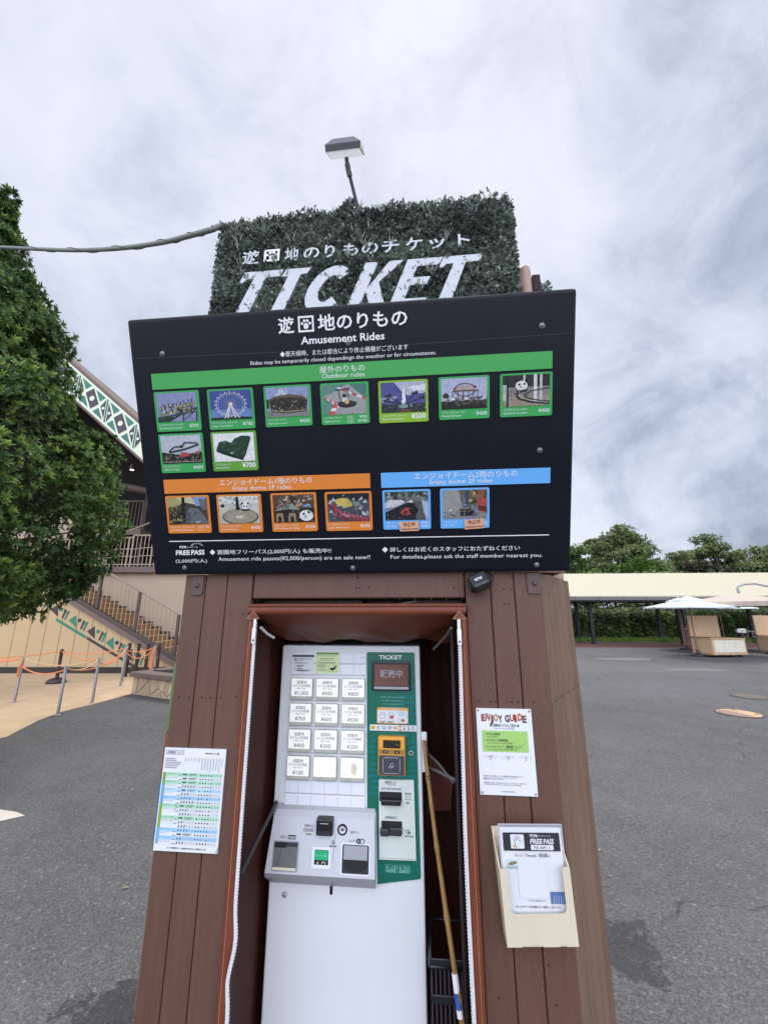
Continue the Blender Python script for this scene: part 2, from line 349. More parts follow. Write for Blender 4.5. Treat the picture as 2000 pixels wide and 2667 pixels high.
    def text(s, t, x, z, size, m, y=0, al='l', w=None, bold=0, shear=0, rot=0):
        vs, fs = glyph(t, bold)
        if not vs: return s
        x0 = min(v[0] for v in vs); x1 = max(v[0] for v in vs); sx = w / (x1 - x0) if w else size
        ox = -x0 if al == 'l' else (-(x0 + x1) / 2 if al == 'c' else -x1); ca, sa = math.cos(rot), math.sin(rot); out = []
        for a, b in vs:
            px = (a + ox) * sx + b * size * shear; pz = b * size; out.append((x + px * ca - pz * sa, y, z + px * sa + pz * ca))
        return s.add(out, fs, m)
    def build(s, name, parent=None):
        base = BASE.get(parent.name, Vector()) if parent else Vector()
        return s.link(name, parent, base)
    def link(s, name, parent, base):
        me = bpy.data.meshes.new(name); me.from_pydata([(v[0] - base[0], v[1] - base[1], v[2] - base[2]) for v in s.v], [], s.f)
        for m in s.mats: me.materials.append(m)
        me.polygons.foreach_set('material_index', s.mi); me.polygons.foreach_set('use_smooth', s.sm); me.update()
        o = bpy.data.objects.new(name, me); COL.objects.link(o)
        if parent: o.parent = parent; BASE[o.name] = base
        return o
def tag(o, label=None, cat=None, group=None, kind=None):
    if label: o['label'] = label
    if cat: o['category'] = cat
    if group: o['group'] = group
    if kind: o['kind'] = kind
    return o
K = Matrix.Translation((0, 1.4, 0)) @ Matrix.Rotation(R(-5.4), 4, 'Z')     # the kiosk's own axes: x along its front, y inwards
I4 = Matrix.Identity(4)
def thing(name, label, cat, base=(0, 0, 0), fr=I4, group=None):
    """an Empty at the thing's base; parts are then given in the frame fr"""
    o = bpy.data.objects.new(name, None); o.empty_display_size = .1; COL.objects.link(o)
    o.matrix_world = fr @ Matrix.Translation(base); BASE[o.name] = Vector(base); return tag(o, label, cat, group)
def single(mb, name, label, cat, base=(0, 0, 0), fr=I4, group=None, kind=None):
    o = mb.link(name, None, Vector(base)); o.matrix_world = fr @ Matrix.Translation(base); return tag(o, label, cat, group, kind)
def copy_tree(o, parent=None):
    c = o.copy(); COL.objects.link(c)
    if parent: c.parent = parent
    for ch in list(o.children): copy_tree(ch, c)
    return c
def sag(a, b, d, n=12):
    a, b = Vector(a), Vector(b); return [a.lerp(b, i / n) - Vector((0, 0, d * 4 * (i / n) * (1 - i / n))) for i in range(n + 1)]

def leaf_mesh(name, P, D, U, ln, wd, tone, m, parent=None, shape=3, droop=.15):
    """many small leaves in one mesh: base points P, directions D, face normals U (all N x 3)"""
    N = len(P); D = D / np.linalg.norm(D, axis=1, keepdims=True); U = U - D * (U * D).sum(1, keepdims=True)
    U = U / (np.linalg.norm(U, axis=1, keepdims=True) + 1e-9); W = np.cross(D, U); ln = ln[:, None]; wd = wd[:, None]
    if shape == 3:
        V = np.stack([P, P + D * ln * .35 + W * wd * .85 + U * wd * .25, P + D * ln * .72 + W * wd * .8 + U * (wd * .2 - ln * droop * .4), P + D * ln - U * ln * droop,
                      P + D * ln * .72 - W * wd * .8 + U * (wd * .2 - ln * droop * .4), P + D * ln * .35 - W * wd * .85 + U * wd * .25], 1)
        q = np.array([[0, 1, 2, 3], [0, 3, 4, 5]])
    else:
        V = np.stack([P, P + D * ln * .55 + W * wd + U * wd * .3, P + D * ln - U * ln * droop, P + D * ln * .55 - W * wd + U * wd * .3], 1); q = np.array([[0, 3, 2, 1]])
    nv = V.shape[1]; F = (q[None] + (np.arange(N) * nv)[:, None, None]).reshape(-1, 4)
    me = bpy.data.meshes.new(name); me.vertices.add(N * nv); me.vertices.foreach_set('co', V.reshape(-1).astype(np.float32))
    me.loops.add(F.size); me.loops.foreach_set('vertex_index', F.reshape(-1).astype(np.int32))
    me.polygons.add(len(F)); me.polygons.foreach_set('loop_start', (np.arange(len(F)) * 4).astype(np.int32)); me.polygons.foreach_set('loop_total', np.full(len(F), 4, np.int32))
    at = me.attributes.new('tone', 'FLOAT', 'POINT'); at.data.foreach_set('value', np.repeat(tone, nv).astype(np.float32))
    me.update(calc_edges=True); me.validate(); me.materials.append(M[m])
    o = bpy.data.objects.new(name, me); COL.objects.link(o)
    if parent: o.parent = parent; o.location = -BASE[parent.name]
    return o
def rdir(n):
    v = RNG.normal(size=(n, 3)); return v / np.linalg.norm(v, axis=1, keepdims=True)

# ================================================================= large structure: ground
def ground():
    mb = MB(); mb.poly([(-300, -300, 0), (300, -300, 0), (300, 600, 0), (-300, 600, 0)], 'asphalt'); o = mb.build('ground'); tag(o, kind='structure')
    mb = MB(); z = .004
    edge = [(-6.6, 3.0), (-5.9, 4.4), (-5.3, 5.4), (-5.06, 5.98), (-5.2, 6.4), (-5.34, 6.83), (-5.42, 7.44), (-5.31, 7.98), (-5.2, 8.96), (-5.0, 10.2), (-4.4, 12.2)]
    mb.poly([(-40, 3.0, z)] + [(a, b, z) for a, b in edge] + [(-40, 12.2, z)], 'tan'); tag(mb.build('paving'), kind='structure')
    mb = MB(); mb.poly([(x, y, z) for x, y in ((-3, 21.8), (9.5, 20.95), (19, 20.75), (34, 20.0), (34, 23.3), (11, 23.95), (-3, 24.8))], 'red_pave'); tag(mb.build('pavement'), kind='structure')
    mb = MB(); mb.poly([(-3.05, 3.86, z), (-4.6, 4.25, z), (-4.6, 3.0, z), (-3.16, 3.62, z), (-2.93, 3.80, z)], 'mark')
    tag(mb.build('road_marking'), kind='structure')
    # worn paler patches on the asphalt
    mb = MB()
    for cx, cy, a, b, s in ((8.8, 15.6, 1.1, .55, 1), (9.2, 12.7, .85, .42, 2), (12.6, 12.9, .5, .25, 4)):
        rnd = random.Random(s); mb.poly([(cx + a * math.cos(t) * (1 + rnd.uniform(-.2, .2)), cy + b * math.sin(t) * (1 + rnd.uniform(-.2, .2)), z) for t in [6.2832 * i / 14 for i in range(14)]], 'worn')
    tag(mb.build('asphalt_patch_surface'), kind='structure')
ground()

# ================================================================= kiosk
def kiosk():
    t = thing('ticket_kiosk', 'brown plank clad ticket kiosk housing the ticket machine', 'kiosk', (-.1, .0, 0), K)
    def planks(mb, edges, z0, z1, y0, y1, m, org=None, dirv=None):
        for a, b in zip(edges[:-1], edges[1:]):
            g = .0013; zt = z1 + random.uniform(-.004, .004)
            if org is None: mb.rbox((a + g, y0, z0), (b - g, y1, zt), m, .0022, 1)
            else:
                d = Vector(dirv); nrm = Vector((d.y, -d.x, 0)); o = Vector(org); pts = [o + d * (a + g), o + d * (b - g), o + d * (b - g) - nrm * .03, o + d * (a + g) - nrm * .03]
                mb.slab([(p.x, p.y) for p in pts], z0, zt, m)
    def holes(mb, pts):
        for x, z in pts: mb.disc(x, z, .0030, -.0012, 'plank_dark', 8)
    left = MB(); planks(left, [-.716, -.640, -.560, -.466], .03, 1.738, 0, .03, 'plank'); left.box((-.70, .033, .03), (-.468, .05, 1.73), 'plank_dark')
    holes(left, [(-.69, 1.33), (-.655, 1.33), (-.61, 1.33), (-.58, 1.33), (-.545, 1.33), (-.49, 1.335), (-.49, 1.60)])
    left.build('front_panel', t)
    right = MB(); planks(right, [.274, .357, .434, .523], .03, 1.738, 0, .03, 'plank'); right.box((.276, .033, .03), (.50, .05, 1.73), 'plank_dark')
    holes(right, [(.30, 1.335), (.335, 1.335), (.352, 1.335), (.40, 1.335), (.42, 1.335), (.465, 1.335), (.445, 1.31), (.447, 1.285), (.40, 1.68), (.425, 1.68), (.40, 1.633), (.413, 1.633), (.448, .68), (.31, .60), (.46, .595)])
    right.build('front_panel', t)
    h = MB(); h.rbox((-.464, .002, 1.652), (.272, .03, 1.736), 'plank', .004, 1)
    holes(h, [(-.095, 1.688), (-.083, 1.687), (-.05, 1.69), (.238, 1.686)]); h.disc(-.09, 1.722, .004, .0008, 'plank_dark', 8)
    h.build('header', t)
    c60, s60 = .5, .8660254
    for sgn, org in ((1, (.523, 0, 0)), (-1, (-.716, 0, 0))):
        mb = MB(); d = (c60 * sgn, s60, 0); ed = [0, .084, .168, .252, .336, .42]
        for a, b in zip(ed[:-1], ed[1:]):
            o = Vector(org); dv = Vector(d); nrm = Vector((s60 * sgn, -c60, 0)); g = .0016; zt = 1.735 + random.uniform(-.005, .004)
            p = [o + dv * (a + g), o + dv * (b - g), o + dv * (b - g) - nrm * .03, o + dv * (a + g) - nrm * .03]
            mb.slab([(q.x, q.y) for q in p], .03, zt, 'plank_pale')
        for a in (.03, .06, .11, .14, .20, .23, .29, .31, .37, .39):
            q = Vector(org) + Vector(d) * a + nrm * .0012; e = Vector(d) * .0045
            mb.poly([(q.x - e.x * sgn, q.y - e.y * sgn, 1.335), (q.x, q.y, 1.3305), (q.x + e.x * sgn, q.y + e.y * sgn, 1.335), (q.x, q.y, 1.3395)], 'plank_dark')
        mb.build('side_panel', t)
    xs = (-.926, .733)
    for x, sg in ((xs[1], 1), (xs[0], -1)):
        mb = MB()
        for i in range(8): mb.rbox((min(x, x - .03 * sg), .368 + i * .09, .03), (max(x, x - .03 * sg), .368 + i * .09 + .0875, 1.735), 'plank_pale', .003, 1)
        mb.build('side_panel', t)
    mb = MB(); planks(mb, [xs[0] + i * (xs[1] - xs[0]) / 18 for i in range(19)], .03, 1.735, 1.10, 1.13, 'plank_pale'); mb.build('back_panel', t)
    mb = MB(); mb.slab([(-.70, .052), (.505, .052), (.715, .38), (.715, 1.09), (-.908, 1.09), (-.908, .38)], 1.70, 1.728, 'plank_dark'); mb.build('ceiling_board', t)
    mb = MB(); mb.slab([(-.70, .06), (.505, .06), (.70, .38), (.70, 1.08), (-.90, 1.08), (-.90, .38)], .0, .05, 'plank_dark'); mb.build('plinth', t)
    # upper body that carries the signs
    mb = MB(); mb.box((-.70, .12, 1.745), (.64, .98, 2.80), 'plank_pale'); mb.build('upper_body', t)
    for x in (-.69, .477):
        mb = MB(); mb.rr(x, x + .044, 1.665, 1.732, .008, -.006, 'steel_brown'); mb.box((x + .002, -.0055, 1.668), (x + .042, -.0005, 1.73), 'steel_brown')
        b = mb.build('corner_bracket', t); mb = MB(); mb.bolt(x + .022, 1.698, .009, -.0065, 'steel_brown', .006); mb.build('bolt', b)
    # dark rods behind the header
    mb = MB()
    mb.box((-.464, .10, 1.60), (-.09, .13, 1.648), 'steel_brown'); mb.box((.09, .10, 1.60), (.27, .13, 1.648), 'steel_brown'); mb.box((-.09, .16, 1.60), (.09, .18, 1.648), 'plank')
    mb.tube([(.0, .09, 1.60), (.05, .09, 1.635), (.11, .09, 1.645)], .006, 'tube'); mb.build('inner_beam', t)
    for z in (1.50, 1.30, 1.10, .90, .70, .50, .30): mb = MB(); mb.box((-.476, .034, z), (-.4555, .06, z + .022), 'plank'); mb.build('batten', t)
    return t
kiosk()

# ================================================================= vinyl weather cover
def cover():
    t = thing('weather_cover', 'brown vinyl zip up weather cover rolled open around the ticket machine', 'cover', (-.1, .0, 0), K)
    def wav(z): return .008 * math.exp(-((z - .70) / .05) ** 2) - .007 * math.exp(-((z - .60) / .04) ** 2)
    zs = [0.03 + i * (1.585 - .03) / 60 for i in range(61)]
    for sg, xo, xi in ((-1, -.464, -.438), (1, .272, .247)):
        xi_f = lambda z: xi + (wav(z) if sg < 0 else .003 * math.sin(z * 5)) - sg * .004 * (1.6 - z)
        mb = MB(); v = []; f = []
        for z in zs:
            x2 = xi_f(z); v += [(xo, .03, z), (xo, -.022, z), (xo - sg * .004, -.027, z), (x2, -.027, z), (x2, -.018, z)]
        for i in range(len(zs) - 1):
            for j in range(4):
                a = i * 5 + j; q = (a, a + 1, a + 6, a + 5); f.append(q if sg < 0 else q[::-1])
        mb.add(v, f, 'vinyl', True)
        mb.tube([(xo - sg * .012, -.0285, z) for z in zs[::6]] , .0009, 'stitch', 4)
        strip = mb.build('front_strip', t)
        mb = MB(); v = []; f = []
        for i, z in enumerate(zs): x2 = xi_f(z); v += [(x2 + .001 * sg, -.0275, z), (x2 - sg * .0075, -.026, z)]
        for i in range(len(zs) - 1): q = (2 * i, 2 * i + 1, 2 * i + 3, 2 * i + 2); f.append(q if sg < 0 else q[::-1])
        mb.add(v, f, 'zipper', True)
        n = 190
        for i in range(n):
            z = .04 + i * 1.535 / n; x2 = xi_f(z) - sg * .0075; mb.box((x2 - .0028, -.0292, z), (x2 + .0028, -.0255, z + .0046), 'zipper')
        zp = mb.build('zipper', t)
        x2 = xi_f(1.57) - sg * .0055
        mb = MB(); mb.rbox((x2 - .005, -.038, 1.55), (x2 + .005, -.029, 1.583), 'zip_metal', .003); mb.rr(x2 - .0065, x2 + .0065, 1.505, 1.556, .005, -.0395, 'zip_metal')
        mb.box((x2 - .006, -.039, 1.507), (x2 + .006, -.037, 1.553), 'zip_metal'); mb.disc(x2, 1.515, .0035, -.0402, 'black', 10); mb.build('zip_slider', zp)
    # hood: front lip, top and the flap that hangs slack under it
    mb = MB(); nx, ny = 40, 22; prof = []
    for j in range(ny + 1):
        q = j / ny
        if q < .16: prof.append((-.028 - .003 * math.sin(q / .16 * 3.14), 1.624 - .024 * q / .16 + 0))
        else:
            w = (q - .16) / .84; prof.append((-.028 + .238 * w, 1.600 - .03 * w - .07 * w * w))
    v = []; f = []
    for i in range(nx + 1):
        s_ = i / nx; x = -.462 + .732 * s_
        for j, (y, z) in enumerate(prof):
            w = max(0, (j / ny - .16) / .84); sagz = -.036 * math.sin(3.14159 * s_) ** .7 * math.sin(3.14159 * min(1, w * 1.0)) * 1.0
            wr = .006 * w * math.sin(s_ * 17 + w * 7) + .004 * w * math.sin(s_ * 31 - w * 11)
            pin = .012 * (math.exp(-(s_ / .05) ** 2) + math.exp(-((1 - s_) / .05) ** 2)) * w
            v.append((x, y, z + sagz + wr + pin))
    for i in range(nx):
        for j in range(ny): a = i * (ny + 1) + j; f.append((a, a + 1, a + ny + 2, a + ny + 1))
    mb.add(v, f, 'vinyl', True)
    mb.build('hood', t)
    mb = MB(); mb.rbox((-.466, -.026, 1.620), (.274, .35, 1.634), 'vinyl', .006); mb.tube([(-.462, -.028, 1.627), (.27, -.028, 1.627)], .0045, 'vinyl', 8)
    mb.build('hood_top', t)
    for sg, x in ((-1, -.440), (1, .248)):
        mb = MB(); a = [(x - .021, 1.585), (x + .021, 1.585), (x, 1.611)]
        mb.face(a, -.0345, 'vinyl')
        for i in range(3): mb.line(*a[i], *a[(i + 1) % 3], .0016, -.0352, 'stitch')
        mb.build('corner_patch', t)
    # side and back curtains of the enclosure
    mb = MB(); v = []; f = []; n = 24
    for i in range(n + 1):
        y = -.016 + .62 * i / n
        for z in (.03, .5, 1.0, 1.56): v.append((-.447 + .006 * math.sin(i * .9 + z * 2) + .02 * i / n * 0, y, z))
    for i in range(n):
        for j in range(3): a = i * 4 + j; f.append((a, a + 4, a + 5, a + 1))
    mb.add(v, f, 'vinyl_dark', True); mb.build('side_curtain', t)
    mb = MB(); v = []; f = []
    for i in range(n + 1):
        y = -.016 + .62 * i / n
        for z in (.03, .5, 1.0, 1.56): v.append((.258 + .007 * math.sin(i * .8 + z * 2.4), y, z))
    for i in range(n):
        for j in range(3): a = i * 4 + j; f.append((a, a + 1, a + 5, a + 4))
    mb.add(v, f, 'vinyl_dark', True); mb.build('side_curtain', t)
    mb = MB(); v = []; f = []; n = 40
    for i in range(n + 1):
        x = -.445 + .70 * i / n
        for z in (.03, .6, 1.1, 1.60): v.append((x, .60 + .012 * math.sin(i * .9 + z), z))
    for i in range(n):
        for j in range(3): a = i * 4 + j; f.append((a, a + 4, a + 5, a + 1))
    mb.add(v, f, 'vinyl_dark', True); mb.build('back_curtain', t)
    mb = MB(); mb.tube([(.232, .13, .03), (.232, .13, 1.57)], .008, 'tube_dark', 8); mb.tube([(.10, .30, 1.065), (.232, .13, 1.065)], .006, 'tube', 8)
    mb.tube([(-.44, .02, .83), (-.40, .20, .955)], .0065, 'strut_dark', 8); mb.build('tube_frame', t)
    # loose flap with its own zip, folded back beside the machine
    mb = MB(); top = [(.135 + .012 * i, .24 - .012 * i, 1.112 - .0007 * i * i - .004 * i) for i in range(8)]
    v = []; f = []
    for i, p in enumerate(top): v += [p, (p[0] - .004 * i * .3, p[1] + .02, p[2] - .05 - .012 * (7 - i)), (p[0] - .01, p[1] + .04, p[2] - .10 - .016 * (7 - i))]
    for i in range(7):
        for j in range(2): a = i * 3 + j; f.append((a, a + 1, a + 4, a + 3))
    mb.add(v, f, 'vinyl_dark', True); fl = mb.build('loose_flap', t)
    mb = MB(); mb.tube([(p[0], p[1] - .004, p[2]) for p in top], .0045, 'strut_grey', 6)
    for i, p in enumerate(top[:-1]): mb.tube([Vector(p) + Vector((.003, -.01, 0)), Vector(p) + Vector((.008, -.01, -.004))], .0025, 'strut_grey', 4)
    mb.build('zipper', fl)
    mb = MB(); mb.tube([(.222, .0, 1.555), (.21, .06, 1.53), (.185, .10, 1.50), (.165, .13, 1.478)], .005, 'strut_grey', 6); mb.build('zip_tape', t); mb = MB(); mb.tube([(-.425, .0, 1.555), (-.415, .03, 1.535), (-.398, .06, 1.518)], .005, 'zipper', 6); mb.build('zip_tape', t)
cover()

# ================================================================= ticket machine
def machine():
    y = .22
    t = thing('ticket_machine', 'white ticket vending machine with lit price buttons inside the brown cover', 'ticket machine', (-.15, .22, 0), K)
    mb = MB(); mb.rbox((-.419, y, .045), (.115, .56, 1.482), 'mach', .008, 3)
    mb.box((-.40, y + .02, 0), (.10, .54, .046), 'black'); body = mb.build('body', t)
    e = y - .0015
    # flat rows without buttons
    mb = MB()
    for z0, z1, x0 in ((1.417, 1.455, -.380), (1.376, 1.414, -.380), (.978, 1.018, -.379), (.931, .972, -.378)):
        mb.rbox((x0, y - .003, z0), (-.088, y + .002, z1), 'mach_panel', .0015, 1)
        for i in range(1, 6): xx = x0 + (-.088 - x0) * i / 6; mb.rect(xx - .0007, xx + .0007, z0 + .001, z1 - .001, y - .0034, 'mach_line')
        mb.rect(x0, -.088, z0 - .0022, z0 - .0008, y - .0018, 'mach_line')
    for z in (1.286, 1.198, 1.110, 1.0205): mb.rect(-.381, -.087, z - .0032, z - .0008, y - .0018, 'mach_line'); mb.rect(-.381, -.087, z - .0005, z + .003, y - .0018, 'mach_panel')
    mb.text('142', -.10, 1.436, .008, 'mach_line', y - .0036, al='c', w=.018); mb.build('blank_panel', t)
    prices = ['¥1,000', '¥900', '¥800', '¥700', '¥600', '¥500', '¥400', '¥300', '¥200', '¥100', '', '']
    rows = [(1.289, 1.364), (1.201, 1.276), (1.112, 1.188), (1.024, 1.100)]; cols = [(-.373, -.289), (-.276, -.190), (-.177, -.091)]
    for i, pr in enumerate(prices):
        (z0, z1), (x0, x1) = rows[i // 3], cols[i % 3]
        mb = MB(); mb.rbox((x0, y - .014, z0), (x1, y + .001, z1), 'btn_edge', .003, 2); b = mb.build('button', t)
        mb = MB(); mb.rr(x0 + .002, x1 - .002, z0 + .012, z1 - .001, .003, y - .0148, 'btn'); cx = (x0 + x1) / 2; F = y - .0154
        if pr:
            mb.text('遊園地', cx, z0 + .056, .0128, 'txt_dark', F, 'c'); mb.text('のりもの利用券', cx, z0 + .0440, .0118, 'txt_dark', F, 'c', w=.068)
            mb.text('Ride Ticket', cx, z0 + .0365, .0075, 'txt_dark', F, 'c'); mb.text(pr, cx, z0 + .0165, .0195, 'txt_dark', F, 'c')
        elif i == 11: mb.face([(cx - .004, z0 + .03), (cx + .012, z0 + .02), (cx + .02, z0 + .045), (cx + .012, z0 + .06), (cx - .002, z0 + .055)], F, 'cream')
        mb.build('price_tag', b)
    mb = MB(); mb.rect(-.376, -.289, 1.384, 1.448, y - .0042, 'paper'); mb.rect(-.375, -.290, 1.439, 1.4475, y - .0048, cmat('4a5450')); F = y - .0054
    mb.text('券売機トラブル時はお近くのスタッフに', -.369, 1.430, .005, 'txt_dark', F, w=.070, bold=.02); mb.text('お声がけください', -.369, 1.424, .005, 'txt_dark', F, w=.032, bold=.02)
    for z, w in ((1.419, .06), (1.415, .055)): mb.rect(-.369, -.369 + w, z, z + .0012, F, 'txt_grey')
    for z, w in ((1.408, .03), (1.403, .022), (1.396, .024), (1.391, .055), (1.388, .045)): mb.rect(-.357, -.357 + w, z, z + .002, F, 'txt_dark')
    mb.disc(-.364, 1.395, .0024, F, 'txt_dark', 8); mb.line(-.366, 1.407, -.363, 1.402, .0015, F, 'txt_dark'); mb.build('paper_notice', t)
    mb = MB(); mb.rect(-.283, -.193, 1.382, 1.4565, y - .0052, 'paper_green'); mb.rect(-.282, -.194, 1.4495, 1.456, y - .0058, 'green_band'); F = y - .0064
    for z, x0, w in ((1.4435, -.278, .078), (1.434, -.268, .058), (1.4285, -.268, .052), (1.420, -.276, .072), (1.4165, -.272, .066), (1.411, -.276, .034), (1.407, -.276, .036), (1.403, -.276, .034), (1.396, -.276, .032), (1.391, -.274, .040)): mb.rect(x0, x0 + w, z, z + .0017, F, 'txt_grey')
    mb.frame(-.232, -.199, 1.388, 1.412, .0008, F, 'txt_grey'); mb.face([(-.230, 1.396), (-.222, 1.402), (-.214, 1.402), (-.208, 1.408), (-.202, 1.410), (-.205, 1.398), (-.216, 1.391)], F, 'txt_dark'); mb.build('paper_notice', t)
    # green fascia
    mb = MB(); mb.prism([(-.086, 1.455), (-.082, 1.459), (.091, 1.459), (.095, 1.455), (.103, .746), (.099, .741), (-.042, .720), (-.047, .931), (-.079, .933)], y - .004, y + .002, 'teal'); G = y - .0047
    for i in range(22):
        z = 1.335 - i * .0185; x1 = .0955 + (1.459 - z) * .011
        if z > 1.21: x0 = -.005 + .055 * (z - 1.21) / .12
        else: x0 = -.079 + .02 * ((i * 7) % 4) / 4 if .97 < z < 1.16 else .02
        mb.rect(max(-.078, x0), x1 - .002, z, z + .0092, G, 'teal_blue')
    for i in range(3): z = .80 - i * .018; mb.rect(.0885, .0995, z, z + .009, G, 'teal_blue'); mb.rect(-.040, -.03 + i * .006, z - .014, z - .005, G, 'teal_blue')
    mb.text('TICKET', .0045, 1.4345, .0195, 'white', G - .0005, 'c', w=.088, bold=.02)
    for i, s_ in enumerate(('Delivery ticket vending machine', 'It is easy to use and choose', 'Host of everything is there', 'Friendly operation with visitors')): mb.text(s_, .012, 1.300 - i * .0118, .0066, 'teal_light', G - .0006, 'c', w=(.088, .078, .074, .082)[i])
    for i in range(3):
        for j in range(4): mb.rect(.071 + i * .004, .0735 + i * .004, 1.1815 - j * .004, 1.1832 - j * .004, G - .0005, 'black')
    fas = mb.build('fascia', t)
    mb = MB(); mb.rbox((-.065, y - .016, 1.325), (.079, y - .003, 1.428), 'black', .005, 2); mb.box((-.056, y - .0172, 1.3305), (.072, y - .0158, 1.3395), 'silver_dark')
    s_ = mb.build('screen_bezel', t); mb = MB(); mb.rect(-.055, .070, 1.3425, 1.4165, y - .0168, 'screen'); mb.text('販売中', .008, 1.374, .029, 'screen_txt', y - .0174, 'c', bold=.02)
    mb.text('TICKET SELLING', .008, 1.358, .007, 'txt_dark', y - .0174, 'c', w=.05); mb.build('display', s_)
    # instruction sticker and payment strip
    mb = MB(); mb.rr(-.046, .068, 1.2125, 1.266, .005, y - .0052, 'reader_or'); mb.rr(-.0445, .0665, 1.215, 1.2575, .003, y - .0057, 'paper'); F = y - .0062
    mb.text('電子マネーのご利用手順', .006, 1.2595, .0062, 'paper', F, 'c', w=.062)
    for x, c in ((-.025, 'd8d4d0'), (.006, 'd8d4d0')): mb.ring(x, 1.2395, .0105, .0012, F, 'txt_grey', 16, .0115); mb.rect(x - .005, x - .003, 1.241, 1.2435, F, 'txt_dark'); mb.rect(x + .003, x + .005, 1.241, 1.2435, F, 'txt_dark')
    mb.rect(.001, .015, 1.2305, 1.2395, F - .0004, cmat('c8372e')); mb.rect(-.004, .006, 1.2335, 1.2365, F - .0004, 'paper')
    for i in range(4): mb.rect(.032, .057, 1.252 - i * .004, 1.2545 - i * .004, F, cmat('a8d4d6'))
    mb.ring(.037, 1.224, .006, .001, F, 'txt_grey'); mb.disc(.049, 1.224, .006, F, cmat('d98a78')); mb.rect(.044, .053, 1.221, 1.227, F - .0004, cmat('3f8a70'))
    for i, (x, w) in enumerate(((-.036, .024), (-.008, .026))):
        for j in range(2): mb.rect(x, x + w - .006 * j, 1.2195 - .004 * j, 1.2212 - .004 * j, F, 'txt_dark')
    mb.build('instruction_sticker', t)
    mb = MB(); mb.rect(-.072, .098, 1.1885, 1.2085, y - .0056, 'paper'); F = y - .0062
    mb.rect(-.068, -.053, 1.193, 1.2045, F, cmat('ecc21c')); mb.text('iD', -.0605, 1.1955, .009, 'txt_dark', F - .0004, 'c', bold=.03)
    mb.text('R', -.041, 1.197, .010, cmat('8c2a34'), F, 'c', bold=.03); mb.text('Edy', -.041, 1.1915, .006, cmat('8c2a34'), F, 'c')
    mb.rect(-.028, -.012, 1.194, 1.2035, F, cmat('7fa0b8')); mb.rect(-.026, -.014, 1.198, 1.200, F - .0004, 'paper')
    mb.ring(.0, 1.199, .0055, .002, F, cmat('22306a')); mb.text('P+', .007, 1.197, .006, cmat('22306a'), F - .0004, 'c', bold=.03)
    mb.rect(.014, .030, 1.1945, 1.2035, F, cmat('b9b08a')); mb.rect(.016, .028, 1.1965, 1.199, F - .0004, cmat('d9a648'))
    mb.rect(.034, .043, 1.1888, 1.2082, F, cmat('e08a2c')); mb.disc(.0385, 1.1985, .0032, F - .0004, 'paper')
    for i, c in enumerate(('58a04a', 'c8503c', '3a86b8', '2f5f8a', '52463c', '3f9aa6')): mb.disc(.053 + (i % 3) * .016, 1.2035 - (i // 3) * .008, .0028, F, cmat(c), 8); mb.rect(.048 + (i % 3) * .016, .058 + (i % 3) * .016, 1.1993 - (i // 3) * .0085, 1.2 - (i // 3) * .0085, F - .0004, 'txt_grey')
    mb.build('payment_strip', t)
    # contactless reader
    mb = MB(); mb.rbox((-.040, y - .028, 1.0505), (.057, y - .003, 1.175), 'reader_or', .006, 3); r = mb.build('card_reader', t)
    mb = MB(); mb.rr(-.0215, .0405, 1.1385, 1.1645, .002, y - .0288, 'lcd'); mb.text('¥ 0', .030, 1.1475, .008, cmat('9a8468'), y - .0294, 'c')
    mb.build('reader_display', r)
    mb = MB(); mb.rect(-.036, .053, 1.1195, 1.1345, y - .0288, 'reader_brown')
    for x in (-.013, .028): mb.rr(x - .0095, x + .0095, 1.1225, 1.1315, .004, y - .0294, 'black'); mb.rect(x - .0015, x + .0015, 1.1255, 1.1285, y - .03, 'white')
    mb.build('reader_button', r)
    mb = MB(); mb.rbox((-.036, y - .033, 1.0545), (.053, y - .0275, 1.1165), 'reader_grey', .004, 2); F = y - .0336
    for a in range(2):
        x0, x1, z0, z1 = -.0215, .0385, 1.0605, 1.1105
        w = .0012; mb.rect(x0 + .004, x1 - .004, z1 - w, z1, F, 'silver'); mb.rect(x0 + .004, x1 - .004, z0, z0 + w, F - .0002, 'silver'); mb.rect(x0, x0 + w, z0 + .004, z1 - .004, F, 'silver'); mb.rect(x1 - w, x1, z0 + .004, z1 - .004, F, 'silver'); break
    mb.line(.002, 1.079, .006, 1.091, .0013, F, 'silver'); mb.line(.006, 1.091, .014, 1.093, .0013, F - .0002, 'silver'); mb.line(.014, 1.093, .0155, 1.081, .0013, F, 'silver'); mb.line(.009, 1.079, .016, 1.0835, .0013, F - .0003, 'silver'); mb.ring(.006, 1.081, .006, .0013, F - .0004, 'silver', 14, .004); mb.build('touch_pad', r)
    mb = MB(); mb.ring(.077, 1.1185, .0075, .0025, y - .0052, 'silver'); mb.disc(.077, 1.1185, .005, y - .0056, 'black'); mb.build('key_hole', t)
    # bill unit
    mb = MB(); mb.prism([(-.038, 1.0335), (.085, 1.0345), (.089, .7965), (-.036, .7945)], y - .012, y - .003, cmat('d2d8d2')); F = y - .0126
    mb.text('紙幣挿入口', .004, 1.022, .0092, 'txt_dark', F, 'c', w=.040, bold=.01); mb.rect(-.010, .022, 1.0175, 1.0195, F, 'txt_grey')
    for i in range(4): mb.rect(-.030 + i * .0185, -.0135 + i * .0185, 1.003, 1.0095, F, 'txt_grey'); mb.text(('¥1000', '¥2000', '¥5000', '¥10000')[i], -.0218 + i * .0185, 1.0045, .005, 'paper', F - .0004, 'c', w=.013)
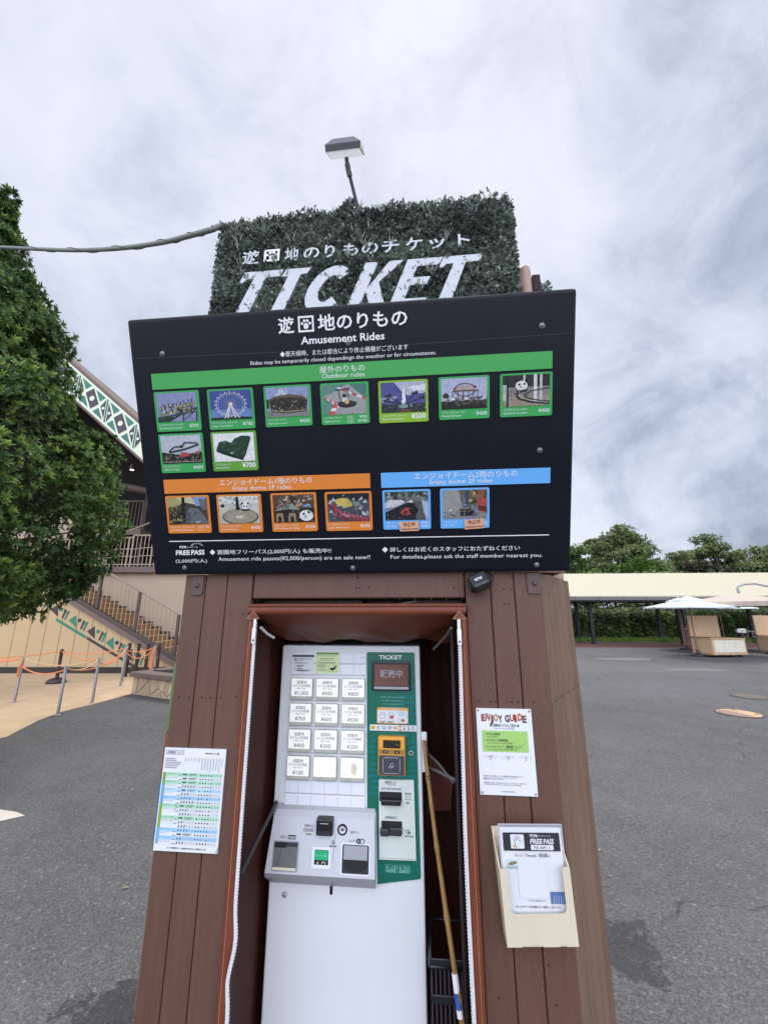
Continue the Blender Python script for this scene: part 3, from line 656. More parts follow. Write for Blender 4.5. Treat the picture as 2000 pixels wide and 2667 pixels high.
    mb.line(.052, .9945, .076, .9945, .0018, F, 'txt_dark'); mb.face([(.057, .993), (.071, .993), (.074, .975), (.054, .975)], F - .0003, 'txt_dark'); mb.face([(.0585, .9915), (.0695, .9915), (.0725, .9765), (.0555, .9765)], F - .0006, cmat('d2d8d2')); mb.text('¥', .064, .980, .009, 'txt_dark', F - .0009, 'c'); mb.text('BILL', .064, .963, .0072, 'txt_dark', F, 'c', bold=.03)
    mb.text('紙幣返却口', .005, .9155, .0092, 'txt_dark', F, 'c', w=.040, bold=.01); mb.text('RETURN', .066, .8635, .0072, 'txt_dark', F, 'c', w=.028, bold=.03)
    mb.ring(.062, .8795, .006, .002, F, 'txt_dark', 14); mb.face([(.064, .872), (.064, .881), (.0725, .8765)], F - .0004, 'txt_dark'); mb.rect(-.034, .087, .7995, .8005, F, 'txt_grey'); u_ = mb.build('bill_unit', t)
    mb = MB(); mb.rbox((-.036, y - .014, .967), (.043, y - .010, .997), 'black_matte', .002, 1); mb.rbox((-.028, y - .034, .962), (.041, y - .012, .980), 'black', .004, 2); mb.build('bill_slot', u_)
    mb = MB(); mb.rbox((-.029, y - .014, .870), (.043, y - .010, .909), 'black_matte', .002, 1); mb.rbox((-.031, y - .038, .872), (.0, y - .012, .893), 'black_soft', .006, 3); mb.rbox((.0, y - .030, .872), (.042, y - .012, .895), 'black_soft', .003, 2); mb.build('return_slot', u_)
    mb = MB(); F = y - .0052
    for x, s_ in ((-.015, '注意'), (.029, '警告')): mb.frame(x, x + .039, .7565, .7775, .0008, F, 'teal_light'); mb.face([(x + .003, .768), (x + .010, .768), (x + .0065, .7745)], F, 'teal_light'); mb.text(s_, x + .016, .7675, .0078, 'teal_light', F, w=.020); [mb.rect(x + .003, x + .036 - (j % 2) * .004, .7645 - j * .0022, .7655 - j * .0022, F, 'teal_light') for j in range(4)]
    mb.build('warning_label', t)
    # coin unit: a bulging silver console with a shelf-like chin
    prof = [(y, .945), (y - .012, .930), (y - .030, .916), (y - .052, .758), (y - .047, .743), (y - .012, .712), (y, .705)]
    mb = MB(); xl = lambda i: (-.398, -.400, -.404, -.418, -.418, -.408, -.405)[i]; xr = (-.052, -.050, -.050, -.046, -.046, -.047, -.048); v = []; f = []
    n = 8
    for i, (yy, z) in enumerate(prof):
        for j in range(n + 1): s_ = j / n; v.append((xl(i) * (1 - s_) + xr[i] * s_, yy, z))
    for i in range(len(prof) - 1):
        for j in range(n): a = i * (n + 1) + j; f.append((a, a + n + 1, a + n + 2, a + 1))
    w = n + 1; f.append(tuple(i * w for i in range(len(prof)))[::-1]); f.append(tuple(i * w + n for i in range(len(prof))))
    mb.add(v, f[:n], 'silver_dark'); mb.add(v, f[n:3 * n], 'silver'); mb.add(v, f[3 * n:6 * n], 'silver_dark'); mb.add(v, f[6 * n:], 'silver')
    cu = mb.build('coin_unit', t)
    # console face frame: local height h on the sloping face
    def fy(z): return (y - .030) + (-.022) * (.916 - z) / .158
    class Face(MB):
        def put(s, fn, lift):
            b = len(s.v); fn(); 
            for q in range(b, len(s.v)): a = s.v[q]; s.v[q] = (a[0], fy(a[2]) - lift + a[1], a[2])
    def fpart(name, ops):
        fb = Face()
        for lift, fn in ops: fb.put(lambda: fn(fb), lift)
        return fb.build(name, cu)
    # sunken trays are drawn flat, dark faces painted in for their hollows
    fpart('ticket_tray', [(.0006, lambda b: b.rr(-.397, -.306, .764, .848, .004, 0, 'silver_dark')), (.0012, lambda b: b.rect(-.392, -.311, .769, .8445, 0, 'glassy')), (.0020, lambda b: (b.rect(-.392, -.350, .829, .8445, 0, 'black'), b.rect(-.392, -.312, .769, .776, 0, 'cream'), b.rect(-.35, -.311, .833, .8445, 0, 'black_soft'), b.line(-.376, .782, -.366, .826, .001, 0, 'black')))])
    fpart('small_screen', [(.0015, lambda b: b.rr(-.259, -.196, .779, .836, .003, 0, 'mach_panel')), (.0022, lambda b: b.rect(-.251, -.203, .789, .829, 0, 'lcd')), (.003, lambda b: (b.rect(-.250, -.204, .802, .828, 0, 'lcd_green'),)), (.0036, lambda b: (b.text('おつり・金額', -.227, .811, .0085, 'teal_light', 0, 'c', w=.036), b.text('0  円', -.227, .792, .008, 'paper', 0, 'c', w=.03)))])
    fpart('change_tray', [(.0008, lambda b: b.rr(-.162, -.063, .766, .851, .006, 0, 'mach_panel')), (.0016, lambda b: b.rr(-.157, -.067, .770, .847, .004, 0, 'black_soft')), (.0026, lambda b: (b.rect(-.152, -.072, .807, .845, 0, 'silver_dark'), b.face([(-.152, .806), (-.152, .790), (-.138, .778), (-.112, .773), (-.086, .778), (-.072, .790), (-.072, .806)], 0, 'black')))])
    fpart('lettering', [(.0008, lambda b: (b.text('取出口', -.373, .8545, .0092, 'txt_dark', 0, w=.022), b.rect(-.347, -.320, .8525, .8645, 0, 'txt_dark'), b.text('硬貨投入口', -.292, .8895, .0088, 'txt_dark', 0, w=.034), b.text('COIN', -.287, .8665, .0075, 'txt_dark', 0, w=.020, bold=.02),
        b.text('返却ボタン', -.133, .8775, .0085, 'txt_dark', 0, w=.031), b.text('おつり', -.134, .8535, .0095, 'txt_dark', 0, w=.021), b.text('RETURN', -.1895, .8375, .0072, 'txt_dark', 0, 'c', w=.024, bold=.03), b.ring(-.190, .8505, .0055, .002, 0, 'txt_dark', 12), b.line(-.183, .855, -.183, .876, .0008, 0, 'txt_dark'), b.line(-.187, .795, -.187, .834, .0008, 0, 'txt_dark'),
        [b.ring(-.291 + i * .009, .8805, .0046, .0016, 0, 'txt_dark', 10) for i in range(4)], b.disc(-.103, .8565, .008, 0, 'txt_dark'), b.ring(-.091, .8565, .008, .0025, 0, 'txt_dark', 14))),
        (.0014, lambda b: (b.text('TICKET', -.3335, .8555, .0072, 'paper', 0, 'c', w=.024, bold=.03), b.text('¥', -.103, .8535, .009, 'paper', 0, 'c'), b.face([(-.189, .845), (-.189, .851), (-.182, .848)], 0, 'txt_dark')))])
    mb = MB(); z0 = .872
    mb.rbox((-.248, fy(.89) - .020, .872), (-.191, fy(.89) + .012, .922), 'black', .005, 2); q = fy(.89) - .0206
    mb.rect(-.233, -.205, .9085, .9105, q, 'silver'); mb.rect(-.245, -.194, .874, .888, q - .0004, 'black_soft'); mb.build('coin_slot', cu)
    mb = MB(); yy = fy(.886); v = []; f = []; n = 18
    for (r_, dy) in ((.0175, -.001), (.0165, -.0035), (.0125, -.0035), (.010, .006)):
        for j in range(n): a = 6.2832 * j / n; v.append((-.160 + r_ * math.cos(a), yy + dy, .886 + r_ * math.sin(a)))
    for i in range(3):
        for j in range(n): qn = (j + 1) % n; f.append((i * n + j, i * n + qn, (i + 1) * n + qn, (i + 1) * n + j))
    f.append(tuple(range(3 * n, 4 * n))); mb.add(v, f, 'black'); mb.disc(-.160, .884, .006, yy - .0005, 'reader_grey'); mb.build('return_button', cu)
    mb = MB(); mb.ring(-.361, .672, .0092, .003, y - .0018, 'silver_dark'); mb.bolt(-.361, .672, .0075, y - .0015, 'silver_dark', .004, 14); mb.rect(-.3622, -.3598, .6695, .6745, y - .0058, 'black'); mb.build('lock', t)
    mb = MB(); mb.rect(-.205, -.195, .681, .705, y - .0015, 'black'); mb.build('black_tab', t)
machine()

# ================================================================= price board
LEAN = .3743; BW, BH = 1.429, .868
KB = K @ Matrix.Translation((-.8197, -.03, 1.7339)) @ Matrix.Rotation(LEAN, 4, 'X')
def board():
    t = thing('price_board', 'large black price board of amusement rides tilted forward over the machine', 'price board', (BW / 2, 0, 0), KB)
    mb = MB(); mb.rbox((0, 0, 0), (BW, .03, BH), 'board', .012, 3); seam = -.0012
    mb.face([(.006, .742), (.52, .7345), (.52, .7355), (.006, .743)], seam, 'board_seam'); mb.face([(.915, .7335), (BW - .004, .738), (BW - .004, .739), (.915, .7345)], seam, 'board_seam'); pan = mb.build('panel', t)
    for x in (.12, BW - .12):
        mb = MB(); mb.add([(x - .02, .03, .03), (x + .02, .03, .03), (x + .02, .03, .45), (x - .02, .03, .45), (x - .02, .19, .24), (x + .02, .19, .24)], [(0, 1, 5, 4), (2, 3, 4, 5), (0, 4, 3), (1, 2, 5)], 'steel_brown'); mb.build('bracket', t)
    F = -.002
    mb = MB()
    mb.text('遊', .512, .7955, .052, 'white', F, w=.052, bold=.018); mb.text('地のりもの', .640, .7955, .053, 'white', F, w=.283, bold=.018)
    mb.frame(.577, .628, .791, .840, .006, F, 'white')
    for dx, dz, r in ((0, -.005, .0085), (-.0125, .003, .004), (-.005, .011, .0042), (.005, .011, .0042), (.0125, .003, .004)): mb.disc(.6025 + dx, .814 + dz, r, F - .0004, 'white', 12, r * 1.1)
    mb.text('Amusement Rides', .583, .7545, .0325, 'white', F, w=.268, bold=.018)
    mb.text('◆悪天候時、または都合により休止機種がございます', .512, .7205, .0185, 'white', F, w=.411); mb.text('Rides may be temporarily closed dependingn the weather or for circumstanes.', .412, .7000, .0168, 'white', F, w=.598)
    mb.rect(.071, 1.359, .1205, .1235, F, 'white')
    mb.text('◆', .216, .0735, .021, 'white', F); mb.text('遊園地フリーパス(2,000円/人) も販売中!!', .243, .0745, .0175, 'white', F, w=.403, bold=.004)
    mb.text('Amusement ride passes(¥2,000/person) are on sale now!!', .245, .0500, .0195, 'white', F, w=.533)
    mb.text('◆', .819, .0735, .021, 'white', F); mb.text('詳しくはお近くのスタッフにおたずねください', .846, .0745, .0175, 'white', F, w=.422, bold=.004); mb.text('For detailes,please ask the staff member nearest you.', .847, .0500, .0185, 'white', F, w=.492)
    mb.text('FREE', .091, .0735, .0225, 'white', F, w=.052, bold=.035, shear=.12); mb.text('PASS', .1475, .0735, .0235, 'white', F, w=.049, bold=.035, shear=.12); mb.text('(2,000円/人)', .088, .0455, .016, 'white', F, w=.115)
    mb.text('遊園地', .107, .0975, .0095, 'white', F, w=.025, bold=.03); mb.text('のりものフリーパス', .134, .0975, .0062, 'white', F, w=.040)
    for i in range(9): a = R(20 + i * 17.5); mb.line(.172 + .017 * math.cos(a), .1025 + .009 * math.sin(a), .172 + .024 * math.cos(a), .1025 + .014 * math.sin(a), .0014, F - .0002, 'white')
    mb.build('lettering', t)
    for nm, x0, x1, z0, z1, m, jp, jx, jz, jw, en, ez, ew in (('green_bar', .068, 1.3605, .6385, .690, 'bar_green', '屋外のりもの', .712, .664, .146, 'Outdoor rides', .6465, .138), ('orange_bar', .073, .788, .2895, .3375, 'bar_orange', 'エンジョイドーム1階のりもの', .434, .3135, .320, 'Enjoy dome 1F rides', .2955, .201), ('blue_bar', .824, 1.360, .2885, .3375, 'bar_blue', 'エンジョイドーム2階のりもの', 1.096, .3145, .325, 'Enjoy dome 2F rides', .297, .199)):
        mb = MB(); mb.box((x0, -.0025, z0), (x1, -.0003, z1), m); mb.text(jp, jx, jz, .0228, 'white', -.0034, 'c', w=jw); mb.text(en, jx + (.003 if nm[0] == 'g' else -.014), ez - .001, .0205, 'white', -.0034, 'c', w=ew); mb.build(nm, t)
    for x, z in ((.114, .753), (.735, .752), (1.329, .766), (1.327, .393), (.118, .027), (.717, .020), (1.322, .024)):
        mb = MB(); mb.ring(x, z, .0085, .004, -.0014, 'screw'); mb.bolt(x, z, .0068, -.0014, 'screw', .004); mb.build('screw', t)
    # ---- ride cards
    def C(h):
        if 'p' + h not in _cm: _cm['p' + h] = mat('photo_ink_' + h, k(tuple(.78 * q + .22 * sum(S(h)) / 3 for q in S(h)), .80), .3, .22, 120, (1, 1, 1))
        return _cm['p' + h]
    def sky_(b, c): b.rect(0, 1, 0, 1, 0, C(c))
    def ln(b, pts, w, c, l=2):
        for p, q in zip(pts[:-1], pts[1:]): b.line(*p, *q, w, -l * .0003, C(c))
    def pg(b, pts, c, l=1): b.face(pts, -l * .0003, C(c))
    def rc(b, x0, x1, z0, z1, c, l=1): b.rect(x0, x1, z0, z1, -l * .0003, C(c))
    def dk(b, x, z, r, c, l=1, rz=None): b.disc(x, z, r, -l * .0003, C(c), 14, rz or r * 1.3)
    rnd = random.Random(5)
    def speck(b, x0, x1, z0, z1, n, cols, s=.03, l=3):
        for i in range(n): x, z = rnd.uniform(x0, x1), rnd.uniform(z0, z1); a = s * rnd.uniform(.5, 1.3); pg(b, [(x, z), (x + a, z + a * rnd.uniform(-.3, .3)), (x + a * rnd.uniform(.2, .9), z + a * 1.3)], rnd.choice(cols), l + (i % 5) * .3)
    def coaster(b):
        sky_(b, '8b93c4'); pg(b, [(0, 0), (0, .18), (.4, .24), (.72, .43), (1, .48), (1, .38), (.75, .33), (.45, .12), (.3, 0)], '2c4038', 1); ln(b, [(.05, .26), (.4, .34), (.72, .54), (.95, .60)], .10, '9a9460', 2); speck(b, .05, .9, .28, .62, 70, ['c9c290', '4a5230', '232a1e', 'e2dcb4', '6b6a3e'], .06, 3)
        for i in range(9): x = .12 + i * .095; ln(b, [(x, .40 + i * .03), (x - .01 + .02 * (i % 2), .55 + i * .03)], .02, '3a3a2a', 5)
        ln(b, [(.62, 0), (.66, .27), (.98, .33), (.96, .0)], .03, '1d2a28', 4); ln(b, [(.66, .05), (.9, .3)], .02, '1d2a28', 4.4); ln(b, [(0, .12), (.45, .2), (.75, .4), (1, .44)], .022, '3f6a58', 5)
    def wheel(b):
        sky_(b, '2c4fa4'); rc(b, 0, 1, 0, .35, '5f86c8', .5); pg(b, [(0, 0), (1, 0), (1, .06), (.6, .10), (0, .07)], '1c2f1e', 1)
        b.ring(.5, .52, .36, .016, -.0006, C('d9dce6'), 32, .40); b.ring(.5, .52, .31, .008, -.0007, C('c4cadc'), 32, .345)
        for i in range(20): a = 6.283 * i / 20; ln(b, [(.5, .52), (.5 + .35 * math.cos(a), .52 + .39 * math.sin(a))], .006, 'b9c2dc', 2); dk(b, .5 + .385 * math.cos(a), .52 + .43 * math.sin(a), .014, 'eef0f4', 3)
        for x in (.34, .42, .60, .70): ln(b, [(.49, .54), (x, .04)], .024, 'efeee2', 4)
        dk(b, .5, .53, .05, 'e6e2cc', 5)
    def merry(b):
        sky_(b, '8f9fd0'); rc(b, 0, 1, 0, .24, '8d8b88', 1)
        for x in (.22, .30, .40, .48): ln(b, [(.36, 1.0), (x, .64)], .028, 'd9dadf', 1.5)
        ln(b, [(.2, .75), (.5, .78), (.48, .98)], .02, 'd0d2d8', 1.8); pg(b, [(.06, .56), (.2, .68), (.55, .74), (.85, .67), (.97, .54), (.93, .16), (.5, .10), (.1, .18)], '38332b', 2); pg(b, [(.04, .52), (.2, .62), (.55, .66), (.85, .61), (.98, .50), (.97, .58), (.85, .69), (.55, .76), (.2, .70), (.05, .60)], '6a5b45', 3)
        for x in (.14, .28, .42, .56, .70, .84): ln(b, [(x, .55), (x, .14)], .02, '1d1a17', 4)
        ln(b, [(.1, .22), (.5, .16), (.92, .21)], .05, '9d8a67', 5); speck(b, .1, .9, .2, .5, 26, ['a89a86', '6a5f52', '23201d', 'cdbfa8'], .04, 6); rc(b, 0, .06, .3, .6, '2c3b24', 2)
    def kart(b):
        sky_(b, 'a7a7a4'); pg(b, [(0, 1), (.55, 1), (.2, .72), (.0, .62)], '5c8f86', 1); pg(b, [(.62, 1), (1, 1), (1, .5), (.82, .72)], '3f8578', 1); pg(b, [(0, .58), (.34, .4), (.1, 0), (0, 0)], '5c9588', 1)
        for i in range(6): pg(b, [(.02 + i * .055, .62 - i * .045), (.08 + i * .055, .58 - i * .045), (.12 + i * .05, .50 - i * .06), (.05 + i * .05, .53 - i * .05)], ('d8453c', 'f0ece6')[i % 2], 2); pg(b, [(.34 + i * .11, .93 - i * .07), (.44 + i * .11, .88 - i * .07), (.45 + i * .11, .80 - i * .07), (.35 + i * .11, .85 - i * .07)], ('f0ece6', 'd8453c')[i % 2], 2)
        pg(b, [(.10, .0), (.26, .0), (.34, .34), (.25, .36)], 'd8453c', 2.4); pg(b, [(.15, .12), (.29, .12), (.31, .22), (.2, .22)], 'f0ece6', 2.6)
        dk(b, .55, .33, .22, '22242a', 3, .11); pg(b, [(.32, .40), (.55, .50), (.80, .38), (.72, .30), (.40, .30)], '33363c', 4); dk(b, .50, .62, .05, '2a2220', 5); pg(b, [(.44, .42), (.56, .42), (.55, .58), (.46, .58)], 'dfe0e2', 5); dk(b, .55, .42, .06, 'd8b458', 6); ln(b, [(.30, .82), (.62, .86)], .04, '3b3d44', 6); ln(b, [(.36, .82), (.40, .5)], .02, '3b3d44', 6); ln(b, [(.58, .85), (.60, .55)], .02, '3b3d44', 6)
    def marine(b):
        sky_(b, '4b4f9e'); pg(b, [(.3, 1), (1, 1), (1, .62), (.6, .55), (.45, .72)], 'b9bcd6', 1); pg(b, [(.6, .82), (1, .9), (1, .7), (.75, .68)], 'e2e4ee', 2); pg(b, [(0, .5), (.4, .55), (.3, .4), (0, .34)], '8f94c4', 1.5); rc(b, 0, 1, 0, .27, '2f3a40', 2); rc(b, .42, .68, 0, .08, '7a3f2c', 3); speck(b, 0, 1, .06, .26, 36, ['54636a', '1a2226', '93a2a6', '3b4a4e'], .06, 3)
        pg(b, [(.46, .28), (.56, .28), (.535, .76), (.51, .80), (.485, .76)], 'f0f0f2', 4)
        for x, z in ((.16, .56), (.76, .62), (.12, .42), (.90, .46)): ln(b, [(.5, .24), (x, z)], .02, '1c2226', 5); pg(b, [(x - .09, z + .01), (x + .08, z + .04), (x + .06, z - .04), (x - .05, z - .05)], '222b2c', 6); pg(b, [(x, z + .03), (x + .05, z + .10), (x + .06, z + .02)], '222b2c', 6.4)
        dk(b, .5, .20, .12, '7aa0a0', 7, .07)
    def swing(b):
        sky_(b, 'b4bade'); rc(b, 0, 1, 0, .26, '24231f', 1); speck(b, 0, 1, .08, .34, 60, ['3b3a33', '57554a', '17170f', '6f6a5c'], .07, 2)
        for x in (.25, .37, .48, .60, .70, .80): ln(b, [(x, .1), (x, .58)], .016, '4a4238', 3)
        b.ring(.52, .62, .24, .03, -.0010, C('6a4a40'), 24, .22); rc(b, .24, .82, .57, .61, '5b4a40', 4); pg(b, [(.28, .61), (.40, .74), (.55, .78), (.68, .73), (.78, .61)], 'b9a79c', 3.4); dk(b, .30, .66, .03, '7a3c34', 5); dk(b, .74, .70, .035, '7a3c34', 5)
        for x in (.06, .25, .56, .94): pg(b, [(x - .08, .30), (x, .37), (x + .08, .30)], 'e6e4dc', 6); ln(b, [(x, .3), (x, .12)], .012, '2a2620', 5)
        dk(b, .10, .44, .07, '2e3a28', 4)
    def pandacoaster(b):
        sky_(b, '8d8980'); rc(b, 0, 1, .62, 1, '2c2d2f', 1); rc(b, 0, 1, .0, .34, 'a4957c', 1); rc(b, 0, .12, .2, .7, 'c4c2bc', 1.5); rc(b, .08, .12, .0, 1, '1f2023', 3); rc(b, .44, .48, .5, 1, 'd8d8d4', 2); rc(b, .66, .73, .15, 1, 'e2e2df', 3); rc(b, .79, .84, .15, 1, 'd0d0cd', 3)
        ln(b, [(1, .05), (.6, .12), (.35, .24), (.28, .38), (.4, .5)], .05, '26282c', 4); ln(b, [(1, .12), (.72, .18), (.52, .26), (.46, .36), (.6, .48), (1, .56)], .035, '3a3c40', 4.4); ln(b, [(.95, .08), (.6, .16), (.40, .26), (.34, .38)], .012, 'c4c6c8', 5)
        dk(b, .40, .66, .13, 'e8e6e0', 6, .16); dk(b, .30, .80, .035, '17181a', 5.5); dk(b, .50, .82, .035, '17181a', 5.5); dk(b, .35, .70, .025, '17181a', 7); dk(b, .46, .71, .025, '17181a', 7); dk(b, .38, .62, .018, '17181a', 7); pg(b, [(.28, .5), (.54, .54), (.5, .46), (.3, .44)], '2c2d2f', 7)
    def flight(b):
        sky_(b, 'c2c9d6'); pg(b, [(0, 0), (1, 0), (1, .40), (.7, .34), (.5, .30), (.2, .36), (0, .42)], '23281f', 1); speck(b, 0, 1, .02, .36, 60, ['3c4234', '171a14', '6d6e62', '8a5a4a'], .07, 2)
        for sh in (0, .035): ln(b, [(.18, .40 + sh), (.34, .58 + sh), (.52, .56 + sh), (.60, .72 + sh), (.92, .68 + sh)], .022, '2a2c30', 4); ln(b, [(.2, .38 + sh), (.6, .48 + sh), (.95, .64 + sh)], .03, '383a3e', 5)
        pg(b, [(.42, .24), (.52, .40), (.66, .36), (.70, .26), (.55, .22)], 'c8343a', 6); dk(b, .5, .6, .04, '2a2c30', 6); pg(b, [(.78, .34), (.95, .42), (.98, .32)], 'a8453c', 6); ln(b, [(.02, .06), (.98, .05)], .03, '9a8f84', 5)
    def maze(b):
        sky_(b, 'f0f1ee'); out = [(.06, .44), (.14, .70), (.30, .74), (.44, .66), (.52, .80), (.70, .90), (.90, .88), (.92, .78), (.78, .24), (.72, .10), (.50, .20), (.20, .36)]; pg(b, out, '1e4630', 1); pg(b, [(.06, .44), (.20, .36), (.50, .20), (.72, .10), (.71, .03), (.5, .12), (.18, .28), (.06, .37)], '142e22', 1.5)
        for i in range(26):
            x, z = rnd.uniform(.16, .82), rnd.uniform(.25, .8)
            if inside(out, x, z) and inside(out, x + .08, z + .04): ln(b, [(x, z), (x + .07, z + .03), (x + .09, z + .09)], .012, rnd.choice(['4f7d55', '6a9a68', '35684a']), 2 + i * .05)
        dk(b, .44, .30, .03, '8fc4b0', 5)
    def jungle(b):
        sky_(b, '4a4238'); pg(b, [(0, 1), (.6, 1), (.3, .72), (0, .60)], 'b5a865', 1); pg(b, [(.2, 1), (.62, 1), (.72, .72), (.4, .82)], 'd8cf9c', 2); pg(b, [(.64, 1), (1, 1), (.9, .7), (.72, .66)], '7ba4d8', 2); pg(b, [(.78, .95), (1, .9), (1, .5), (.86, .55)], '6d6a78', 3); rc(b, 0, .30, .0, .36, '25241f', 1); speck(b, 0, .4, .05, .62, 44, ['8f8440', '1c1b16', '5c5426', 'b8a850'], .07, 3); rc(b, .36, .44, .1, 1, '241f1c', 4)
        pg(b, [(.42, .08), (.46, .48), (.58, .62), (.76, .58), (.86, .42), (1, .10), (1, 0), (.78, .04), (.70, .12), (.62, .0)], '6a7078', 5); pg(b, [(.42, .10), (.48, .50), (.56, .46), (.55, .16)], '4e545c', 6); dk(b, .70, .42, .02, '1a1c20', 7); pg(b, [(.66, .10), (.82, .14), (.80, .03), (.70, .02)], '9aa0a6', 7)
    def teacup(b):
        sky_(b, 'c4c6bc'); rc(b, 0, 1, .72, 1, 'dfe2da', 1); speck(b, 0, 1, .66, .98, 36, ['9fb09a', 'b3b5ae', '7f8a80', 'd8d4c8'], .06, 2); dk(b, .52, .24, .46, '6a6250', 3, .30); dk(b, .52, .26, .42, 'a99f80', 4, .26); dk(b, .50, .24, .10, 'd8d2c0', 5, .06); dk(b, .12, .52, .11, 'cfc9b8', 3); dk(b, .90, .50, .12, 'd4cfc0', 3)
        pg(b, [(.42, .5), (.43, .98), (.49, .98), (.50, .62), (.54, .5)], '221d1a', 5); dk(b, .66, .62, .09, 'ecebe4', 6); dk(b, .59, .73, .028, '1b1a18', 5.5); dk(b, .73, .73, .028, '1b1a18', 5.5); dk(b, .63, .63, .02, '1b1a18', 7); dk(b, .70, .63, .02, '1b1a18', 7); pg(b, [(.56, .52), (.78, .52), (.74, .46), (.58, .46)], '1b1a18', 6.5); dk(b, .09, .66, .05, '2a2620', 4)
    def hiking(b):
        sky_(b, '5b4838'); speck(b, 0, 1, .5, 1, 90, ['a87c52', 'd8c0a0', '6a4e38', 'e6dccc', '38291f', '8c6a8c'], .08, 1); rc(b, .0, 1, .0, .5, '31251d', 2); pg(b, [(.02, .42), (.20, .56), (.40, .68), (.62, .52), (.64, .44), (.4, .48)], '8fa08c', 4); pg(b, [(.20, .56), (.40, .68), (.40, .48), (.22, .46)], '6c8270', 4.5)
        for x in (.05, .36): pg(b, [(x, .02), (x + .02, .34), (x + .18, .34), (x + .20, .02), (x + .14, .02), (x + .13, .22), (x + .06, .22), (x + .05, .02)], 'a5815c', 5)
        dk(b, .80, .24, .17, 'eceae4', 6, .20); dk(b, .74, .30, .03, '1b1a18', 7, .045); dk(b, .86, .36, .03, '1b1a18', 7, .045); dk(b, .68, .42, .04, '1b1a18', 5.5); dk(b, .93, .46, .04, '1b1a18', 5.5); dk(b, .78, .20, .02, '1b1a18', 7); pg(b, [(.72, .62), (.90, .66), (.92, .56), (.74, .54)], '5c98d0', 5); pg(b, [(.54, .62), (.68, .66), (.68, .58), (.56, .56)], 'd89048', 5)
    def little(b):
        sky_(b, '4c5560'); rc(b, 0, 1, .78, 1, '1f2830', 1); speck(b, 0, 1, .1, .9, 60, ['8fa0ac', '2a323a', 'b0843c', '6a7884', 'd0d4d8'], .08, 1.2)
        for dz in (0, .12, .22): ln(b, [(.10, .66 - dz * .4), (.22, .42 - dz), (.45, .26 - dz * .9), (.72, .16 - dz * .6), (1, .08 - dz * .3)], .055, ('c02848', '8f1c38', 'b83050')[int(dz * 9) % 3], 3 + dz)
        for i in range(8): x = .2 + i * .1; ln(b, [(x, .46 - i * .045), (x + .02, .2 - i * .03)], .018, 'd85a70', 5)
        pg(b, [(.16, .74), (.30, .86), (.48, .82), (.60, .66), (.58, .54), (.42, .52), (.24, .60)], 'e0c43c', 6); dk(b, .52, .68, .05, 'c8a828', 7); ln(b, [(.24, .84), (.46, .90)], .05, '2c2a28', 7); dk(b, .70, .62, .08, '7c8a8c', 5)
    def jeep(b):
        sky_(b, '6a7070'); pg(b, [(0, 1), (1, 1), (1, .8), (.4, .82), (0, .86)], '4a5a50', 1); speck(b, 0, 1, .7, 1, 40, ['8a9a8c', '2c3a34', 'b4bab0', '20262a'], .08, 2); pg(b, [(0, .6), (.1, .72), (.42, .70), (.5, .5), (.0, .42)], 'd4d6d8', 3); pg(b, [(0, .0), (0, .28), (.45, .58), (.95, .64), (1, .0)], '24262c', 4); pg(b, [(.70, .66), (.82, .66), (.95, .0), (.72, .0)], '5c5d60', 5); pg(b, [(.84, .7), (1, .62), (1, 0), (.93, 0)], 'b0c0d8', 5); ln(b, [(0, .30), (.48, .62)], .035, '8fa8d0', 6)
        for i in range(5): ln(b, [(.04 + i * .1, .32 + i * .06), (.04 + i * .1, .46 + i * .05)], .014, 'c0c4c8', 6)
        pg(b, [(.36, .30), (.48, .44), (.66, .42), (.66, .24), (.52, .16), (.38, .20)], 'c03a2c', 7); dk(b, .58, .54, .08, '17181a', 7); dk(b, .66, .34, .11, '1b1c20', 8); dk(b, .48, .26, .05, '1b1c20', 8); pg(b, [(.50, .62), (.62, .72), (.66, .6)], 'd8d8d4', 8)
    def ship(b):
        sky_(b, '8f8c8a'); pg(b, [(.40, 1), (1, 1), (1, .5), (.6, .4), (.5, .7)], '6d6040', 1); speck(b, .5, 1, .5, 1, 30, ['c0a860', '3c3426', '8a7844', '2a241c'], .09, 2); pg(b, [(0, 1), (.40, 1), (.5, .55), (.30, .18), (0, .1)], 'a09d9c', 3); pg(b, [(.36, 1), (.42, 1), (.52, .5), (.44, .44)], '6f6c6c', 4); ln(b, [(.54, .4), (.56, 1)], .07, '2d4a78', 5); rc(b, .40, .70, .10, .34, '2a2622', 4); dk(b, .52, .22, .10, '1b1a1e', 6, .09); ln(b, [(.42, .27), (.62, .25)], .03, 'b0785c', 7)
        pg(b, [(.78, .34), (.80, .66), (.98, .72), (1, .70), (1, .20), (.86, .24)], 'c04030', 6); ln(b, [(.78, .6), (.82, .98), (1, 1)], .03, 'c8382c', 7); ln(b, [(.90, .98), (.90, .66)], .03, 'c8382c', 7); pg(b, [(.80, .30), (1, .24), (1, .40), (.80, .46)], '6a2420', 7); dk(b, .18, .30, .03, 'e8ece8', 6); ln(b, [(0, .26), (.3, .10)], .02, '4c4a48', 6); speck(b, .4, .75, .1, .5, 26, ['3f5c78', '1b1a1e', '7c98b0'], .06, 7)
